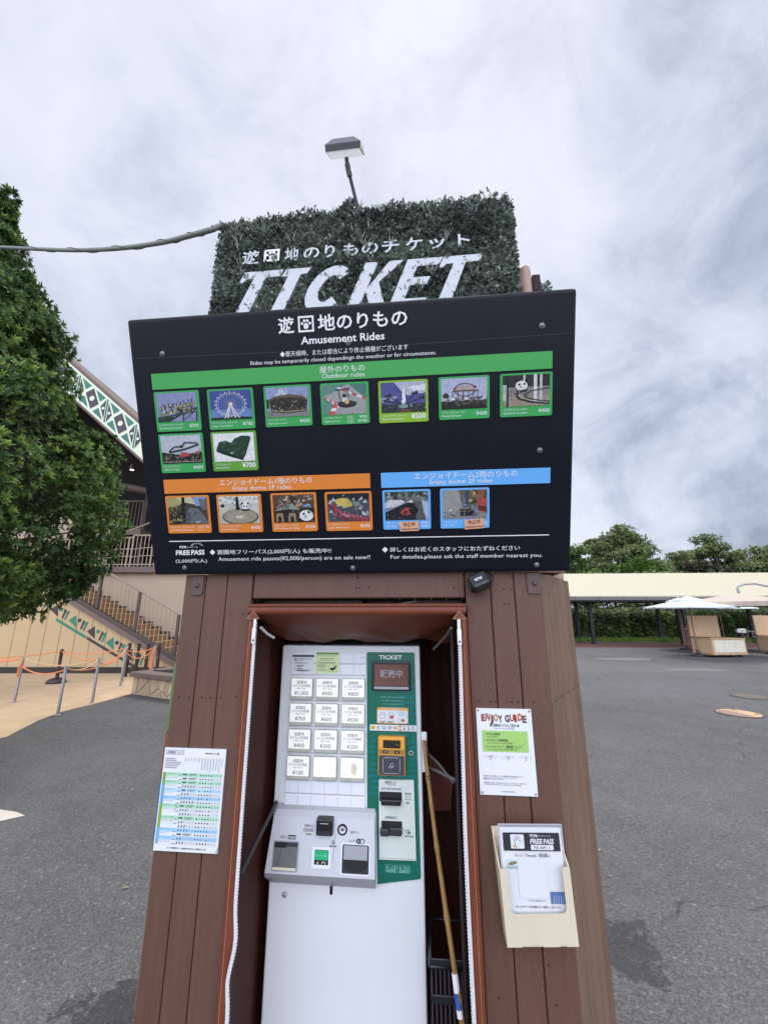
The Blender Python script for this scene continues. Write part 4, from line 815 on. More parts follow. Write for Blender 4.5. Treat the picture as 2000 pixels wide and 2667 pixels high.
    cards = [(.149, .565, 'card_green', coaster, 'ビッグアドベンチャーコースター', 'Big Adventure Coaster', ['¥700']), (.335, .564, 'card_green', wheel, 'オーシャンビューホイール', 'Ocean View Wheel', ['¥700']), (.528, .565, 'card_green', merry, 'メリーゴーランド', 'Merry-go-round', ['¥400']),
             (.716, .564, 'card_green', kart, 'ハイウェイカート', 'Highway Cart', ['¥700', '¥1000']), (.904, .562, 'card_lime', marine, 'マリンアドベンチャー', 'Marine Adventure', ['¥500']), (1.094, .564, 'card_green', swing, 'フライングスインガー', 'Flying Swinger', ['¥400']), (1.283, .564, 'card_green', pandacoaster, 'パンダフルコースター', 'Pandafull Coaster', ['¥400']),
             (.150, .426, 'card_green', flight, 'アニマルフライト', 'Animal Flight', ['¥400']), (.335, .426, 'card_moss', maze, 'アニマルメイズ', 'Animal Maze', ['¥700']),
             (.152, .216, 'bar_orange', jungle, 'わくわくキッズジャングル', 'Wakuwaku kids jungle', []), (.336, .215, 'bar_orange', teacup, 'アニマルファンタジー', 'Animal Fantasy', ['¥400']), (.526, .215, 'bar_orange', hiking, '森のなかよしハイキング', 'Morinonakayoshi Hiking', ['¥300']), (.712, .214, 'bar_orange', little, 'リトルアドベンチャー', 'Little Adventure', ['¥500']),
             (.905, .215, 'bar_blue', jeep, 'スカイジープ', 'Sky Jeep', ['¥500', '¥700']), (1.093, .215, 'bar_blue', ship, 'スカイシップ', 'Sky Ship', ['¥400'])]
    lab = ['green card picturing a roller coaster', 'green card picturing a white ferris wheel', 'green card picturing a merry-go-round', 'green card picturing a kart on a track', 'lime green card picturing flying boats', 'green card picturing a swing ride frame', 'green card picturing a panda coaster train', 'green card picturing a red flying ride', 'moss green card picturing a hedge maze', 'orange card picturing a grey elephant', 'orange card picturing giant teacups', 'orange card picturing a panda and a canopy', 'orange card picturing a yellow train on red track', 'blue card picturing a red jeep', 'blue card picturing a red swinging ship']
    for i, (cx, cz, m, fn, jp, en, pr) in enumerate(cards):
        w, h = .157, .131; x0, x1, z0, z1 = cx - w / 2, cx + w / 2, cz - h / 2, cz + h / 2
        mb = MB(); mb.prism([(x0 + .004, z0), (x1 - .004, z0), (x1, z0 + .004), (x1, z1 - .004), (x1 - .004, z1), (x0 + .004, z1), (x0, z1 - .004), (x0, z0 + .004)], -.0032, -.0003, m); F = -.0038
        mb.text(jp, x0 + .010, z0 + .0185, .0086, 'white', F, w=min(.0075 * len(jp), .088)); mb.text(en, x0 + .010, z0 + .0085, .0082, 'white', F, w=min(.0044 * len(en), .084))
        big = i in (4, 8)
        for j, p in enumerate(pr): mb.text(p, x1 - .008, z0 + (.0105 if len(pr) == 1 else .0178 - j * .0125), .0225 if big else .0165 if len(pr) == 1 else .0118, 'white', F, 'r', bold=.02 if big else 0)
        if i == 3: mb.text('1人乗り', x0 + .083, z0 + .0205, .0065, 'white', F); mb.text('2人乗り', x0 + .083, z0 + .0075, .0065, 'white', F); mb.text('Single-seater', x0 + .083, z0 + .015, .0048, 'white', F); mb.text('Two-seater', x0 + .083, z0 + .0025, .0048, 'white', F)
        if i == 9: mb.text('料金表をご確認', x1 - .006, z0 + .019, .0075, 'white', F, 'r', w=.040); mb.text('ください。', x1 - .022, z0 + .009, .0075, 'white', F, 'r', w=.026)
        c = mb.build('ride_card', t); c['label'] = lab[i]
        ph = MB(); fn(ph); (speck(ph, 0, .96, .02, .5, 46, ['2a2a28', '8a8880', '55544e', 'bdbab0', '3d4038'], .025, 9) if fn not in (wheel, kart, maze, teacup) else 0); a0, a1, b0, b1 = x0 + .008, x1 - .008, z0 + .0315, z1 - .006
        cl = lambda q: min(1, max(0, q)); ph.v = [(a0 + cl(v[0]) * (a1 - a0), -.0042 + v[1] * .5, b0 + cl(v[2]) * (b1 - b0)) for v in ph.v]; ph.build('photo_print', c)
        if i >= 13:
            sx, sz, tilt = (.912, .160, .02) if i == 13 else (1.122, .1635, .06); mb = MB(); ca, sa = math.cos(tilt), math.sin(tilt)
            q = lambda a, b: (sx + a * ca - b * sa, sz + a * sa + b * ca); mb.face([q(-.0315, -.016), q(.0315, -.016), q(.0315, .016), q(-.0315, .016)], -.0080, 'peach')
            mb.text('休止中', *q(0, .0005), .0165, 'txt_dark', -.0086, 'c', w=.038, bold=.012, rot=tilt); mb.text('Temporary closed', *q(0, -.011), .0085, 'txt_dark', -.0086, 'c', w=.056, bold=.02, rot=tilt); mb.build('closed_sticker', c)
board()

# ================================================================= leafy TICKET sign on the kiosk roof
def ticket_letters():
    """strokes of the slanted letters, unit height, x before the slant"""
    P = []
    def T(x, w): P.append([(x, .80), (x + .02, 1), (x + w, 1), (x + w, .86), (x + w * .64, .84), (x + w * .64, 0), (x + w * .30, 0), (x + w * .34, .84), (x + w * .16, .84), (x + w * .06, .74)])
    T(0, .86)
    P.append([(.90, .84), (.93, 1), (1.46, 1), (1.44, .88), (1.30, .86), (1.30, 0), (1.02, 0), (1.04, .84)])
    c = [(2.04 + .43 * math.cos(R(a)), .5 + .5 * math.sin(R(a))) for a in range(40, 321, 20)]; c2 = [(2.06 + .19 * math.cos(R(a)), .5 + .28 * math.sin(R(a))) for a in range(320, 39, -20)]
    P.append(c + c2)
    P.append([(2.62, 0), (2.62, 1), (2.88, 1), (2.88, 0)]); P.append([(2.881, .42), (3.12, 1), (3.42, 1), (3.08, .56), (3.44, 0), (3.14, 0), (2.881, .38)])
    P.append([(3.50, 0), (3.50, 1), (3.76, 1), (3.76, 0)])
    for z0, z1, w in ((.84, 1, .46), (.44, .60, .36), (0, .16, .46)): P.append([(3.761, z0), (3.761, z1), (3.76 + w, z1), (3.74 + w, z0)])
    T(4.22, .80)
    H, W_, x0, zt, sl = .265, .232, -.812, 3.248, .36
    return [[(x0 + .002 + (a * W_) + (b * H) * sl, zt - H + b * H) for a, b in p] for p in P]
def hedge_sign():
    t = thing('ticket_sign', 'sign of artificial greenery with white TICKET letters above the black price board', 'sign', (-.14, .22, 2.80), K)
    x0, x1, z0, z1, y = -.865, .592, 2.80, 3.585, .22
    mb = MB(); mb.rbox((x0, y, z0), (x1, y + .10, z1), 'sign_board', .006, 1); mb.rbox((x0 - .004, y - .006, z1 + .001), (x1 + .004, y + .106, z1 + .013), 'pale_green', .003, 1); mb.build('backing_board', t)
    for i in range(9):
        x = x0 + .12 + i * .16; mb = MB(); mb.ring(x, z1 + .018, .008, .0025, y + .02, 'wire', 10)
    L = ticket_letters(); mb = MB()
    for p in L: mb.prism(p, y - .036, y - .004, 'letter_white')
    mb.build('lettering', t)
    mb = MB(); Y = y - .033
    JX = ((-.735, '遊', .088), (-.515, '地', .072), (-.420, 'の', .082), (-.312, 'り', .050), (-.218, 'も', .074), (-.128, 'の', .082), (-.028, 'チ', .084), (.088, 'ケ', .082), (.200, 'ッ', .076), (.338, 'ト', .058))
    for x, ch, w in JX: mb.text(ch, x, 3.308, .088, 'letter_white', Y, w=w, bold=.018)
    mb.frame(-.622, -.542, 3.308, 3.380, .011, Y, 'white')
    for dx, dz, r in ((0, -.010, .014), (-.022, .004, .007), (-.008, .018, .008), (.010, .018, .008), (.024, .004, .007)): mb.disc(-.582 + dx, 3.342 + dz, r, Y - .0005, 'white', 12)
    mb.build('lettering', t)
    # artificial leaves: sprigs of small oval leaves with longer blades between them
    P, D, U, ln, wd, tn = [], [], [], [], [], []
    def sprig(px, py, pz, out, n, size, tone, spread=1.0):
        for i in range(n):
            d = np.array(out) + rdir(1)[0] * spread; P.append((px, py, pz) + rdir(1)[0] * size * .5); D.append(d); U.append(rdir(1)[0] + np.array((0, -.6, .5)))
            s = size * random.uniform(.7, 1.3); ln.append(s); wd.append(s * random.uniform(.26, .36)); tn.append(np.clip(tone + random.gauss(0, .09), 0, 1))
    for i in range(8600):
        x, z = random.uniform(x0 - .005, x1 + .005), random.uniform(2.90, z1)
        onL = any(inside(p, x, z) for p in L); nearL = 3.302 < z < 3.386 and -.745 < x < .41
        if onL and random.random() < .955: continue
        if nearL and random.random() < .54: continue
        edge = min(x - x0, x1 - x) < .03
        sprig(x, y - random.uniform(.002, .030 if not nearL else .018), z, (random.uniform(-1, 1) * .5 + (-.8 if x - x0 < .03 else .8 if x1 - x < .03 else 0), -1, .35), 6, .0135 if random.random() < .75 else .020, .30 + .25 * math.sin(x * 9 + z * 5) * math.sin(z * 11 - x * 4) + random.uniform(-.22, .28))
    for i in range(900):     # side returns
        sd = random.random() < .5; sprig(x0 - .008 if sd else x1 + .008, random.uniform(y - .01, y + .10), random.uniform(2.9, z1 - .01), (-1 if sd else 1, -.4, .2), 6, .018, random.uniform(.15, .6))
    for i in range(620):      # ragged top
        x = random.uniform(x0 + .05, x1); h = .012 + .020 * max(0, math.sin(x * 13 + 1)) + .02 * max(0, math.sin(x * 29))
        if x < -.55 and random.random() < .6: continue
        sprig(x, y - random.uniform(-.03, .03), z1 + random.uniform(-.015, h), (random.uniform(-.6, .6), -.4, 1), 5, .017, random.uniform(.1, .5))
    for i in range(110):      # the tuft by the lamp arm
        a = random.random(); sprig(-.255 + .07 * a + random.gauss(0, .012) , y - .01, z1 + .10 * a * random.uniform(.3, 1), (random.uniform(-.6, .6), -.3, 1), 6, .018, random.uniform(.1, .45))
    for i in range(46):       # long blades
        x, z = random.uniform(x0, x1), random.uniform(3.0, z1 + .005)
        if any(inside(p, x, z) for p in L): continue
        for q in range(5): P.append((x, y - .02, z)); D.append((random.uniform(-.7, .7), -.55, 1)); U.append((random.uniform(-1, 1), -1, .2)); ln.append(random.uniform(.05, .085)); wd.append(.0035); tn.append(random.uniform(.3, .8))
    leaf_mesh('leaves', np.array(P), np.array(D), np.array(U), np.array(ln), np.array(wd), np.array(tn), 'leaf_sign', t, 4)
    # lattice stub beside the tuft
    mb = MB()
    for a, b in (((-.135, z1 + .012), (-.135, z1 + .075)), ((-.135, z1 + .075), (-.05, z1 + .03)), ((-.11, z1 + .012), (-.11, z1 + .06)), ((-.085, z1 + .012), (-.085, z1 + .045)), ((-.135, z1 + .04), (-.07, z1 + .02))): mb.tube([(a[0], y + .02, a[1]), (b[0], y + .02, b[1])], .003, 'wire', 5)
    mb.build('lattice_stub', t)
hedge_sign()

def sign_lamp():
    t = thing('sign_lamp', 'grey arm lamp reaching out over the top of the leafy sign', 'lamp', (-.150, .20, 3.57), K)
    mb = MB(); mb.tube([(-.138, .24, 3.40), (-.140, .215, 3.53), (-.146, .19, 3.575), (-.178, .055, 3.672)], .0085, 'lamp_grey', 10); mb.build('arm', t)
    mb = MB(); mb.tube([(-.173, .075, 3.655), (-.1805, .045, 3.690)], .0135, 'lamp_grey', 10); mb.tube([(-.1805, .045, 3.690), (-.183, .035, 3.715)], .010, 'lamp_grey', 10); mb.build('swivel', t)
    hm = Matrix.Translation((-.188, .02, 3.745)) @ Matrix.Rotation(R(41), 4, 'X') @ Matrix.Rotation(R(-3), 4, 'Z')
    def tr(mb): mb.v = [tuple(hm @ Vector(v)) for v in mb.v]; return mb
    mb = MB(); a, b, c, d = .084, .055, .05, .034
    mb.box((-a, -b, -.012), (a, b, .012), 'lamp_grey')
    mb.add([(-a, -b, .0122), (a, -b, .0122), (a, b, .0122), (-a, b, .0122), (-c, -d, .036), (c, -d, .036), (c, d, .036), (-c, d, .036)], [(4, 5, 6, 7), (0, 1, 5, 4), (1, 2, 6, 5), (2, 3, 7, 6), (3, 0, 4, 7)], 'lamp_grey'); hd = tr(mb).build('lamp_head', t)
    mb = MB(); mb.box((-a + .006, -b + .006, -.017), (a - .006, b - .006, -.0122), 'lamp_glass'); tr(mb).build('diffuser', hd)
sign_lamp()

def roof_bits():
    t = thing('roof_pipe', 'round topped brown pipe standing to the right of the leafy sign', 'pipe', (.692, .38, 1.74), K)
    mb = MB(); mb.lathe([(.029, 0), (.029, 1.57), (.026, 1.59), (.015, 1.605), (0, 1.61)], (.692, .38, 1.74), 'pipe_brown', 16); mb.build('tube', t)
    mb = MB(); mb.tube([(.60, .38, 3.21), (.69, .38, 3.235)], .010, 'pipe_brown', 8); mb.build('stay', t)
    mb = MB(); mb.rbox((.725, .37, 2.6), (.765, .45, 3.285), 'plank_dark', .004); single(mb, 'roof_post', 'dark square post behind the brown pipe on the kiosk roof', 'post', (.745, .41, 2.6), K)
    P, D, U, ln, wd, tn = [], [], [], [], [], []
    for i in range(170):
        P.append((.765 + random.random() * .045, .40 + random.gauss(0, .02), 3.10 + random.random() * .15)); D.append(rdir(1)[0] + (0.3, 0, .6)); U.append(rdir(1)[0]); ln.append(.022); wd.append(.008); tn.append(random.uniform(.2, .6))
    o = leaf_mesh('artificial_sprig', np.array(P) - np.array((.78, .41, 3.1)), np.array(D), np.array(U), np.array(ln), np.array(wd), np.array(tn), 'leaf_sign', None, 4); o.matrix_world = K @ Matrix.Translation((.78, .41, 3.1))
    tag(o, 'small green sprig poking out beyond the dark roof post', 'plant')
    pts = [(-.66, 1.75, 3.50)] + [(-0.839, 1.69, 3.575), (-0.882, 1.64, 3.502), (-1.055, 1.74, 3.576), (-1.276, 1.86, 3.666), (-1.666, 2.05, 3.832), (-2.117, 2.25, 4.034), (-2.649, 2.5, 4.315), (-3.301, 2.8, 4.661), (-4.418, 3.25, 5.196), (-6.147, 3.9, 5.967)]
    pv = [Vector(p) for p in pts]; fine = []
    for i in range(1, len(pv) - 1):
        for j in range(70):
            q = j / 70; p0, p1, p2, p3 = pv[i - 1], pv[i], pv[i + 1], pv[min(i + 2, len(pv) - 1)]
            fine.append(.5 * ((2 * p1) + (p2 - p0) * q + (2 * p0 - 5 * p1 + 4 * p2 - p3) * q * q + (3 * p1 - p0 - 3 * p2 + p3) * q ** 3))
    t = thing('cable_hose', 'grey corrugated hose slung from the tree to the leafy sign', 'hose', pts[1])
    mb = MB(); mb.tube(fine, [.0122 + .0014 * (i % 2) for i in range(len(fine))], 'hose', 10); mb.build('corrugated_tube', t)
    mb = MB(); mb.tube([p + Vector((.0 , math.sin(i * .085) * .0145, math.cos(i * .085) * .0165)) for i, p in enumerate(fine)], .0022, 'wire', 5); mb.build('tie_wire', t)
roof_bits()

# ================================================================= things fixed to the kiosk front
def posters():
    t = thing('rules_sign', 'white sheet with a green and blue table of ride rules on the left planks', 'sign', (-.611, 0, .893), K)
    x0, x1, z0, z1 = -.7145, -.5075, .893, 1.178; F = -.0068
    mb = MB(); mb.box((x0, -.006, z0), (x1, -.001, z1), 'paper'); mb.poly([(x1 - .012, -.0062, z0), (x1 - .002, -.012, z0 + .002), (x1, -.0062, z0 + .02)], cmat('9cc4c6')); mb.build('sheet', t)
    mb = MB(); mb.frame(x0 + .006, x0 + .066, z1 - .0185, z1 - .0055, .0014, F, 'txt_grey'); mb.text('利用規定について', x0 + .010, z1 - .0155, .0085, 'txt_dark', F, w=.052, bold=.01); mb.text('英語の対応はこちら ➡', x0 + .138, z1 - .015, .005, 'txt_dark', F, w=.046, bold=.02)
    for i in range(6): mb.rect(x0 + .006, x0 + (.040, .044, .060, .058, .05, .046)[i], z1 - .032 - i * .0052, z1 - .0297 - i * .0052, F, 'txt_grey')
    cx = [x0 + .074 + i * .0094 for i in range(14)]
    for i, x in enumerate(cx): mb.rect(x, x + .0016, z1 - .030 - (.008, .006, .005, .006, .006, .009, .032, .030, .034, .036, .032, .030, .036, .020)[i], z1 - .027, F, 'txt_grey'); mb.rect(x - .004, x - .0036, z0 + .018, z1 - .026, F + .0003, cmat('aebfc6'))
    tbl = ['ビッグアドベンチャーコースター', 'いもむしアドベンチャー', 'パンダフルコースター', 'マリンアドベンチャー', 'アニマルフライト', 'メリーゴーランド', '森のなかよしハイキング', 'アニマルファンタジー', 'ハイウェイカート 1人乗り', 'ハイウェイカート 2人乗り', '', 'スカイジープ 1人乗り', 'スカイジープ 2人乗り', '', 'わくわくキッズジャングル', 'スカイシップ', 'オーシャンビューホイール', 'フライングスインガー']
    side = ['6f9a3a'] * 3 + ['5f9cc6'] * 5 + ['7aa03a'] * 6 + ['6aa8cf'] * 4; rh = (z1 - .070 - z0 - .019) / 18
    for i, nme in enumerate(tbl):
        zt = z1 - .070 - i * rh; zb = zt - rh
        mb.rect(x0 + .004, x0 + .013, zb, zt, F, cmat(side[i])); c = {0: 'a9d1b6', 2: 'a9d1b6', 8: 'a9d1b6', 11: 'a9d1b6', 4: 'b0cfe6', 6: 'a2c4e2', 14: 'a2c8e8', 16: 'a2c4e2'}.get(i)
        if c: mb.rect(x0 + .0135, x1 - .006, zb, zt, F, cmat(c))
        else: mb.rect(x0 + .0135, x1 - .006, zb, zb + .0005, F, cmat('b7c4c8'))
        if nme: mb.text(nme, x0 + .016, zb + rh * .52, .0042, 'txt_dark', F - .0005, w=min(.0036 * len(nme), .052)); mb.rect(x0 + .058, x0 + .067, zb + .0012, zb + .0034, F - .0005, 'txt_grey')
        for j, x in enumerate(cx):
            zc = (zt + zb) / 2
            if j < 6 and i in (0, 1, 2, 4, 8, 11, 15):
                if j == 0: mb.rect(x - .003, x + .011, zc - .0015, zc + .0022, F - .0005, 'txt_dark')
                elif j == 2: mb.rect(x - .002, x + .026, zc + .0004, zc + .0026, F - .0005, cmat('5a8a50')); mb.rect(x - .002, x + .020, zc - .0028, zc - .001, F - .0005, 'txt_grey')
                continue
            kq = (i * 5 + j * 3 + j * j) % 7
            if j < 6: 
                if j < 2 + (i % 4): mb.face([(x - .0025, zc - .003), (x + .001, zc - .003), (x + .003, zc + .003), (x + .0005, zc + .0035)], F - .0005, 'txt_dark')
                else: mb.ring(x, zc, .0027, .0007, F - .0005, 'txt_grey', 10)
            elif j < 11 and kq < 6: mb.face([(x - .003, zc - .0022), (x + .003, zc - .0022), (x, zc + .0026)], F - .0005, 'txt_dark')
            else: mb.line(x - .002, zc - .0022, x + .002, zc + .0022, .0008, F - .0005, 'txt_grey'); mb.line(x - .002, zc + .0022, x + .002, zc - .0022, .0008, F - .0008, 'txt_grey')
    mb.text('天候その他運営状況により、営業内容を変更または休止する場合がございます', x0 + .045, z0 + .0075, .005, 'txt_dark', F, w=.125, bold=.02); mb.build('printed_table', t)

    t = thing('guide_sign', 'white ENJOY GUIDE panel screwed to the planks above the cream leaflet holder', 'sign', (.371, 0, 1.08), K)
    x0, x1, z0, z1 = .288, .4545, 1.080, 1.3155; F = -.0068; cx = (x0 + x1) / 2
    mb = MB(); mb.box((x0, -.006, z0), (x1, -.001, z1), 'paper'); mb.build('panel', t)
    mb = MB()
    for i, (ch, x, dz, c, w, rt) in enumerate((('E', .303, 0, '8c3a2a', .013, .05), ('N', .3155, .004, 'a0462e', .013, -.12), ('J', .328, -.002, '5c3226', .011, .0), ('O', .340, .001, 'b07a3c', .014, 0), ('Y', .3545, -.003, '4a2a22', .013, .08), ('G', .3735, -.001, '4a2a24', .014, 0), ('U', .388, .002, 'a8482e', .013, -.06), ('I', .4015, .0, '8c3a2a', .008, .03), ('D', .412, .004, 'b4502c', .014, -.08), ('E', .4265, -.002, '6a3426', .013, .06))): mb.text(ch, x, z1 - .0355 + dz, .0265, cmat(c), F, w=w, bold=.045, rot=rt)
    mb.text('◆ 遊園地のりものご案内 ◆', cx, z1 - .0505, .0095, 'txt_dark', F, 'c', w=.088, bold=.01); mb.text('Amusement Park Rides  遊乐园游乐', cx, z1 - .0575, .0055, 'txt_grey', F, 'c', w=.060)
    mb.rect(x0 + .014, x1 - .016, z1 - .120, z1 - .062, F, cmat('9cc46a')); G = F - .0006
    for i, (a, b) in enumerate((('• のりもの料金', 'Ride Fares  乗坐价格'), ('• のりものご利用規定', 'Terms and Conditions of Use for Rides  使用规则'), ('• エンジョイエリア（遊園地）マップ', 'Enjoy Area (Amusement Park) Map  遊乐园・游览区・地图'))): mb.text(a, x0 + .022, z1 - .0745 - i * .0172, .0085, 'txt_dark', G, w=(.048, .070, .108)[i], bold=.015); mb.text(b, x0 + .030, z1 - .0805 - i * .0172, .0048, 'txt_dark', G, w=(.030, .074, .084)[i])
    for i, s_ in enumerate(('日本語', 'English', '中文')): x = x0 + .036 + i * .052; mb.frame(x - .020, x + .018, z1 - .1365, z1 - .1305, .0005, F, 'txt_grey'); mb.text(s_, x, z1 - .135, .0045, 'txt_dark', F, 'c'); mb.face([(x - .003, z1 - .139), (x + .003, z1 - .139), (x, z1 - .143)], F, 'txt_grey')
    for i, (s_, w) in enumerate((('※悪天候時、または都合により、休止機種や運行内容が変更になります。', .118), ('※Rides may be temporarily closed depending on weather or for circumstances.', .098), ('※使用中止の場合がございます。あらかじめご了承ください。', .060))): mb.text(s_, x0 + .012, z1 - .187 - i * .0042, .0046 if i != 1 else .0036, 'txt_dark', F, w=w)
    for i, (s_, w) in enumerate((('※記載内容は変更になる場合がありますので、あらかじめご了承ください。', .126), ('※Terms may change without notice. Thank you for your understanding.', .110))): mb.text(s_, x0 + .012, z1 - .205 - i * .0042, .0046, 'txt_dark', F, w=w)
    mb.text('▲ ADVENTURE WORLD', x1 - .084, z0 + .0085, .0048, 'txt_dark', F, 'c', w=.040); mb.build('print', t)
    for x, z in ((x0 + .006, z1 - .006), (x1 - .006, z1 - .006), (x0 + .006, z0 + .006), (x1 - .006, z0 + .006)): mb = MB(); mb.bolt(x, z, .0032, -.006, 'screw', .002); mb.build('screw', t)

    # posters on the slanting left side face, seen edge on
    d = Vector((-.5, .8660254, 0)); nr = Vector((-.8660254, -.5, 0)); o = Vector((-.716, 0, 0))
    for z0, z1, s0, c, la in ((1.215, 1.42, .05, '5f8f50', 'green edged sheet on the left side face, uppermost'), (1.075, 1.205, .045, '8f5346', 'red edged sheet on the left side face between green and blue ones'), (.905, 1.07, .04, '56809f', 'blue edged sheet on the left side face, lowest')):
        mb = MB(); a = o + d * s0 + nr * .001; b = o + d * (s0 + .21) + nr * .001; mb.slab([(a.x, a.y), (b.x, b.y), ((b + nr * .006).x, (b + nr * .006).y), ((a + nr * .006).x, (a + nr * .006).y)], z0, z1, cmat(c)); single(mb, 'side_poster', la, 'poster', (a.x, a.y, z0), K, 'sheets on the left side face')
posters()

def holder():
    H = K @ Matrix.Translation((.424, 0, .752)) @ Matrix.Rotation(R(-4), 4, 'Y')
    t = thing('leaflet_holder', 'cream plastic leaflet holder with a cut away front on the right planks', 'leaflet holder', (0, 0, 0), H)
    w, hb, hf = .092, .255, .19; yb, yf0, yf1 = -.004, -.055, -.085
    mb = MB(); mb.box((-w, yb - .003, .0), (w, yb, hb), 'cream'); mb.build('back_plate', t)
    th = .003
    def fyz(z): return yf0 + (yf1 - yf0) * z / hf
    for sg in (-1, 1):
        out = [(yb - .0035, .001), (fyz(.0), .001), (fyz(hf * .97), hf * .97), (fyz(hf) + .006, hf), (yb - .03, hb - .03), (yb - .0035, hb - .012)]
        mb = MB(); x = w * sg; v = [(x, p[0], p[1]) for p in out] + [(x - th * sg, p[0], p[1]) for p in out]; n = len(out); f = [tuple(range(n)), tuple(range(2 * n - 1, n - 1, -1))] + [(i, (i + 1) % n, (i + 1) % n + n, i + n) for i in range(n)]
        mb.add(v, [q[::-1] for q in f] if sg > 0 else f, 'cream'); mb.build('side_plate', t)
    # front with the U-shaped cut
    mb = MB(); c0, r = .078, .014; lip = .020
    out = [(-w, 0), (-.052, 0), (-.052, .005), (.002, .005), (.002, 0), (.045, 0), (.045, .005), (.062, .005), (.062, 0), (w, 0), (w, hf)]
    out += [(w - lip + .004, hf), (w - lip, hf - .004)] + [(w - lip - r + r * math.cos(R(a)), c0 + r - r * math.sin(R(a))) for a in range(0, 91, 15)] + [(-w + lip + r - r * math.sin(R(a)), c0 + r - r * math.cos(R(a))) for a in range(0, 91, 15)] + [(-w + lip, hf - .004), (-w + lip - .004, hf), (-w, hf)]
    n = len(out); v = [(x, fyz(z), z) for x, z in out] + [(x, fyz(z) + th, z) for x, z in out]
    mb.add(v, [tuple(range(n)), tuple(range(2 * n - 1, n - 1, -1))] + [(i, i + n, (i + 1) % n + n, (i + 1) % n) for i in range(n)], 'cream'); mb.build('front_plate', t)
    mb = MB(); mb.box((-w + .004, yf0 + .002, .0), (w - .004, yb - .004, .003), 'cream'); mb.build('base_plate', t)
    # leaflet in a clear sleeve
    LM = K @ Matrix.Translation((.420, -.050, .80)) @ Matrix.Rotation(R(-2), 4, 'Y') @ Matrix.Rotation(R(5), 4, 'X')
    t = thing('free_pass_leaflet', 'FREE PASS leaflet in a clear sleeve standing in the cream holder', 'leaflet', (0, 0, 0), LM)
    x0, x1, z0, z1 = -.084, .080, -.015, .236
    mb = MB(); mb.box((x0, 0, z0), (x1, .002, z1 - .006), 'paper'); mb.frame(x0 - .004, x1 + .004, z0, z1 + .004, .003, -.0012, cmat('b9bac2')); mb.rect(x0, x1, z1 - .004, z1 + .001, -.0006, cmat('9a96a0')); mb.build('sheet', t)
    F = -.0018; zt = z1 - .018; mb = MB(); mb.rect(x0 + .007, x1 - .006, zt - .045, zt, F, cmat('34353b')); G = F - .0006
    mb.rr(x0 + .027, x0 + .063, zt - .039, zt - .004, .003, G, 'paper')
    mb.face([(x0 + .031 + a * .028, zt - .037 + b * .031) for a, b in ((.1, .05), (.35, .0), (.52, .22), (.80, .42), (.92, .62), (.84, .66), (.70, .54), (.74, .86), (.67, .88), (.60, .62), (.56, .96), (.48, .97), (.47, .64), (.38, .92), (.30, .90), (.36, .58), (.22, .72), (.15, .67), (.26, .42), (.24, .22))], G - .0005, cmat('4a4a50'))
    mb.face([(x0 + .0315 + a * .028, zt - .037 + b * .031) for a, b in ((.13, .05), (.34, .03), (.50, .24), (.78, .44), (.88, .61), (.84, .63), (.67, .49), (.71, .84), (.68, .86), (.60, .56), (.54, .93), (.50, .94), (.48, .58), (.37, .89), (.32, .88), (.38, .54), (.22, .69), (.17, .66), (.29, .42), (.27, .22))], G - .001, 'paper')
    mb.face([(x0 + .033, zt - .032), (x0 + .043, zt - .036), (x0 + .045, zt - .033), (x0 + .034, zt - .029)], G - .0015, cmat('cfae3c'))
    mb.text('遊園地', x0 + .079, zt - .0105, .0085, 'paper', G, w=.021, bold=.03); mb.text('のりものフリーパス', x0 + .102, zt - .010, .0058, 'paper', G, w=.033)
    mb.text('FREE', x0 + .079, zt - .0265, .0165, 'paper', G, w=.032, bold=.035, shear=.12); mb.text('PASS', x0 + .1145, zt - .027, .0175, 'paper', G, w=.027, bold=.035, shear=.12)
    mb.rr(x0 + .080, x0 + .140, zt - .042, zt - .0295, .002, G, 'paper'); mb.text('料金 2,000円／人', x0 + .110, zt - .0388, .0085, 'txt_dark', G - .0005, 'c', w=.044)
    mb.text('ネット（Terravie）事前購入', (x0 + x1) / 2, zt - .0595, .0105, 'txt_dark', F, 'c', w=.094)
    mb.rect(x0 + .040, x0 + .118, zt - .158, zt - .072, F, 'paper')
    mb.rect(x0 + .012, x0 + .042, zt - .088, zt - .067, F - .0004, cmat('c3d3dc')); mb.face([(x0 + .014, zt - .078), (x0 + .022, zt - .071), (x0 + .038, zt - .070), (x0 + .040, zt - .074), (x0 + .026, zt - .080)], F - .0008, cmat('8a7650')); mb.rect(x0 + .013, x0 + .041, zt - .0875, zt - .082, F - .0008, cmat('8fb2a6')); mb.line(x0 + .020, zt - .080, x0 + .022, zt - .087, .001, F - .0011, 'paper'); mb.line(x0 + .030, zt - .078, x0 + .033, zt - .087, .001, F - .0011, 'paper')
    mb.rect(x0 + .120, x1 - .006, zt - .170, zt - .142, F - .0004, cmat('5a72a4')); [mb.line(x0 + .127 + i * .006, zt - .169, x0 + .130 + i * .006, zt - .150, .0012, F - .0008 - i * .0001, cmat('b4c0d4')) for i in range(5)]
    mb.text('※Terravieでの購入はこちら', x0 + .062, zt - .166, .0055, 'txt_dark', F, w=.045); mb.text('※キャンセルポリシー及び注意事項をよくご確認の上、ご購入ください。', x0 + .026, zt - .181, .0062, 'txt_dark', F, w=.120, bold=.01)
    mb.build('print', t)
holder()

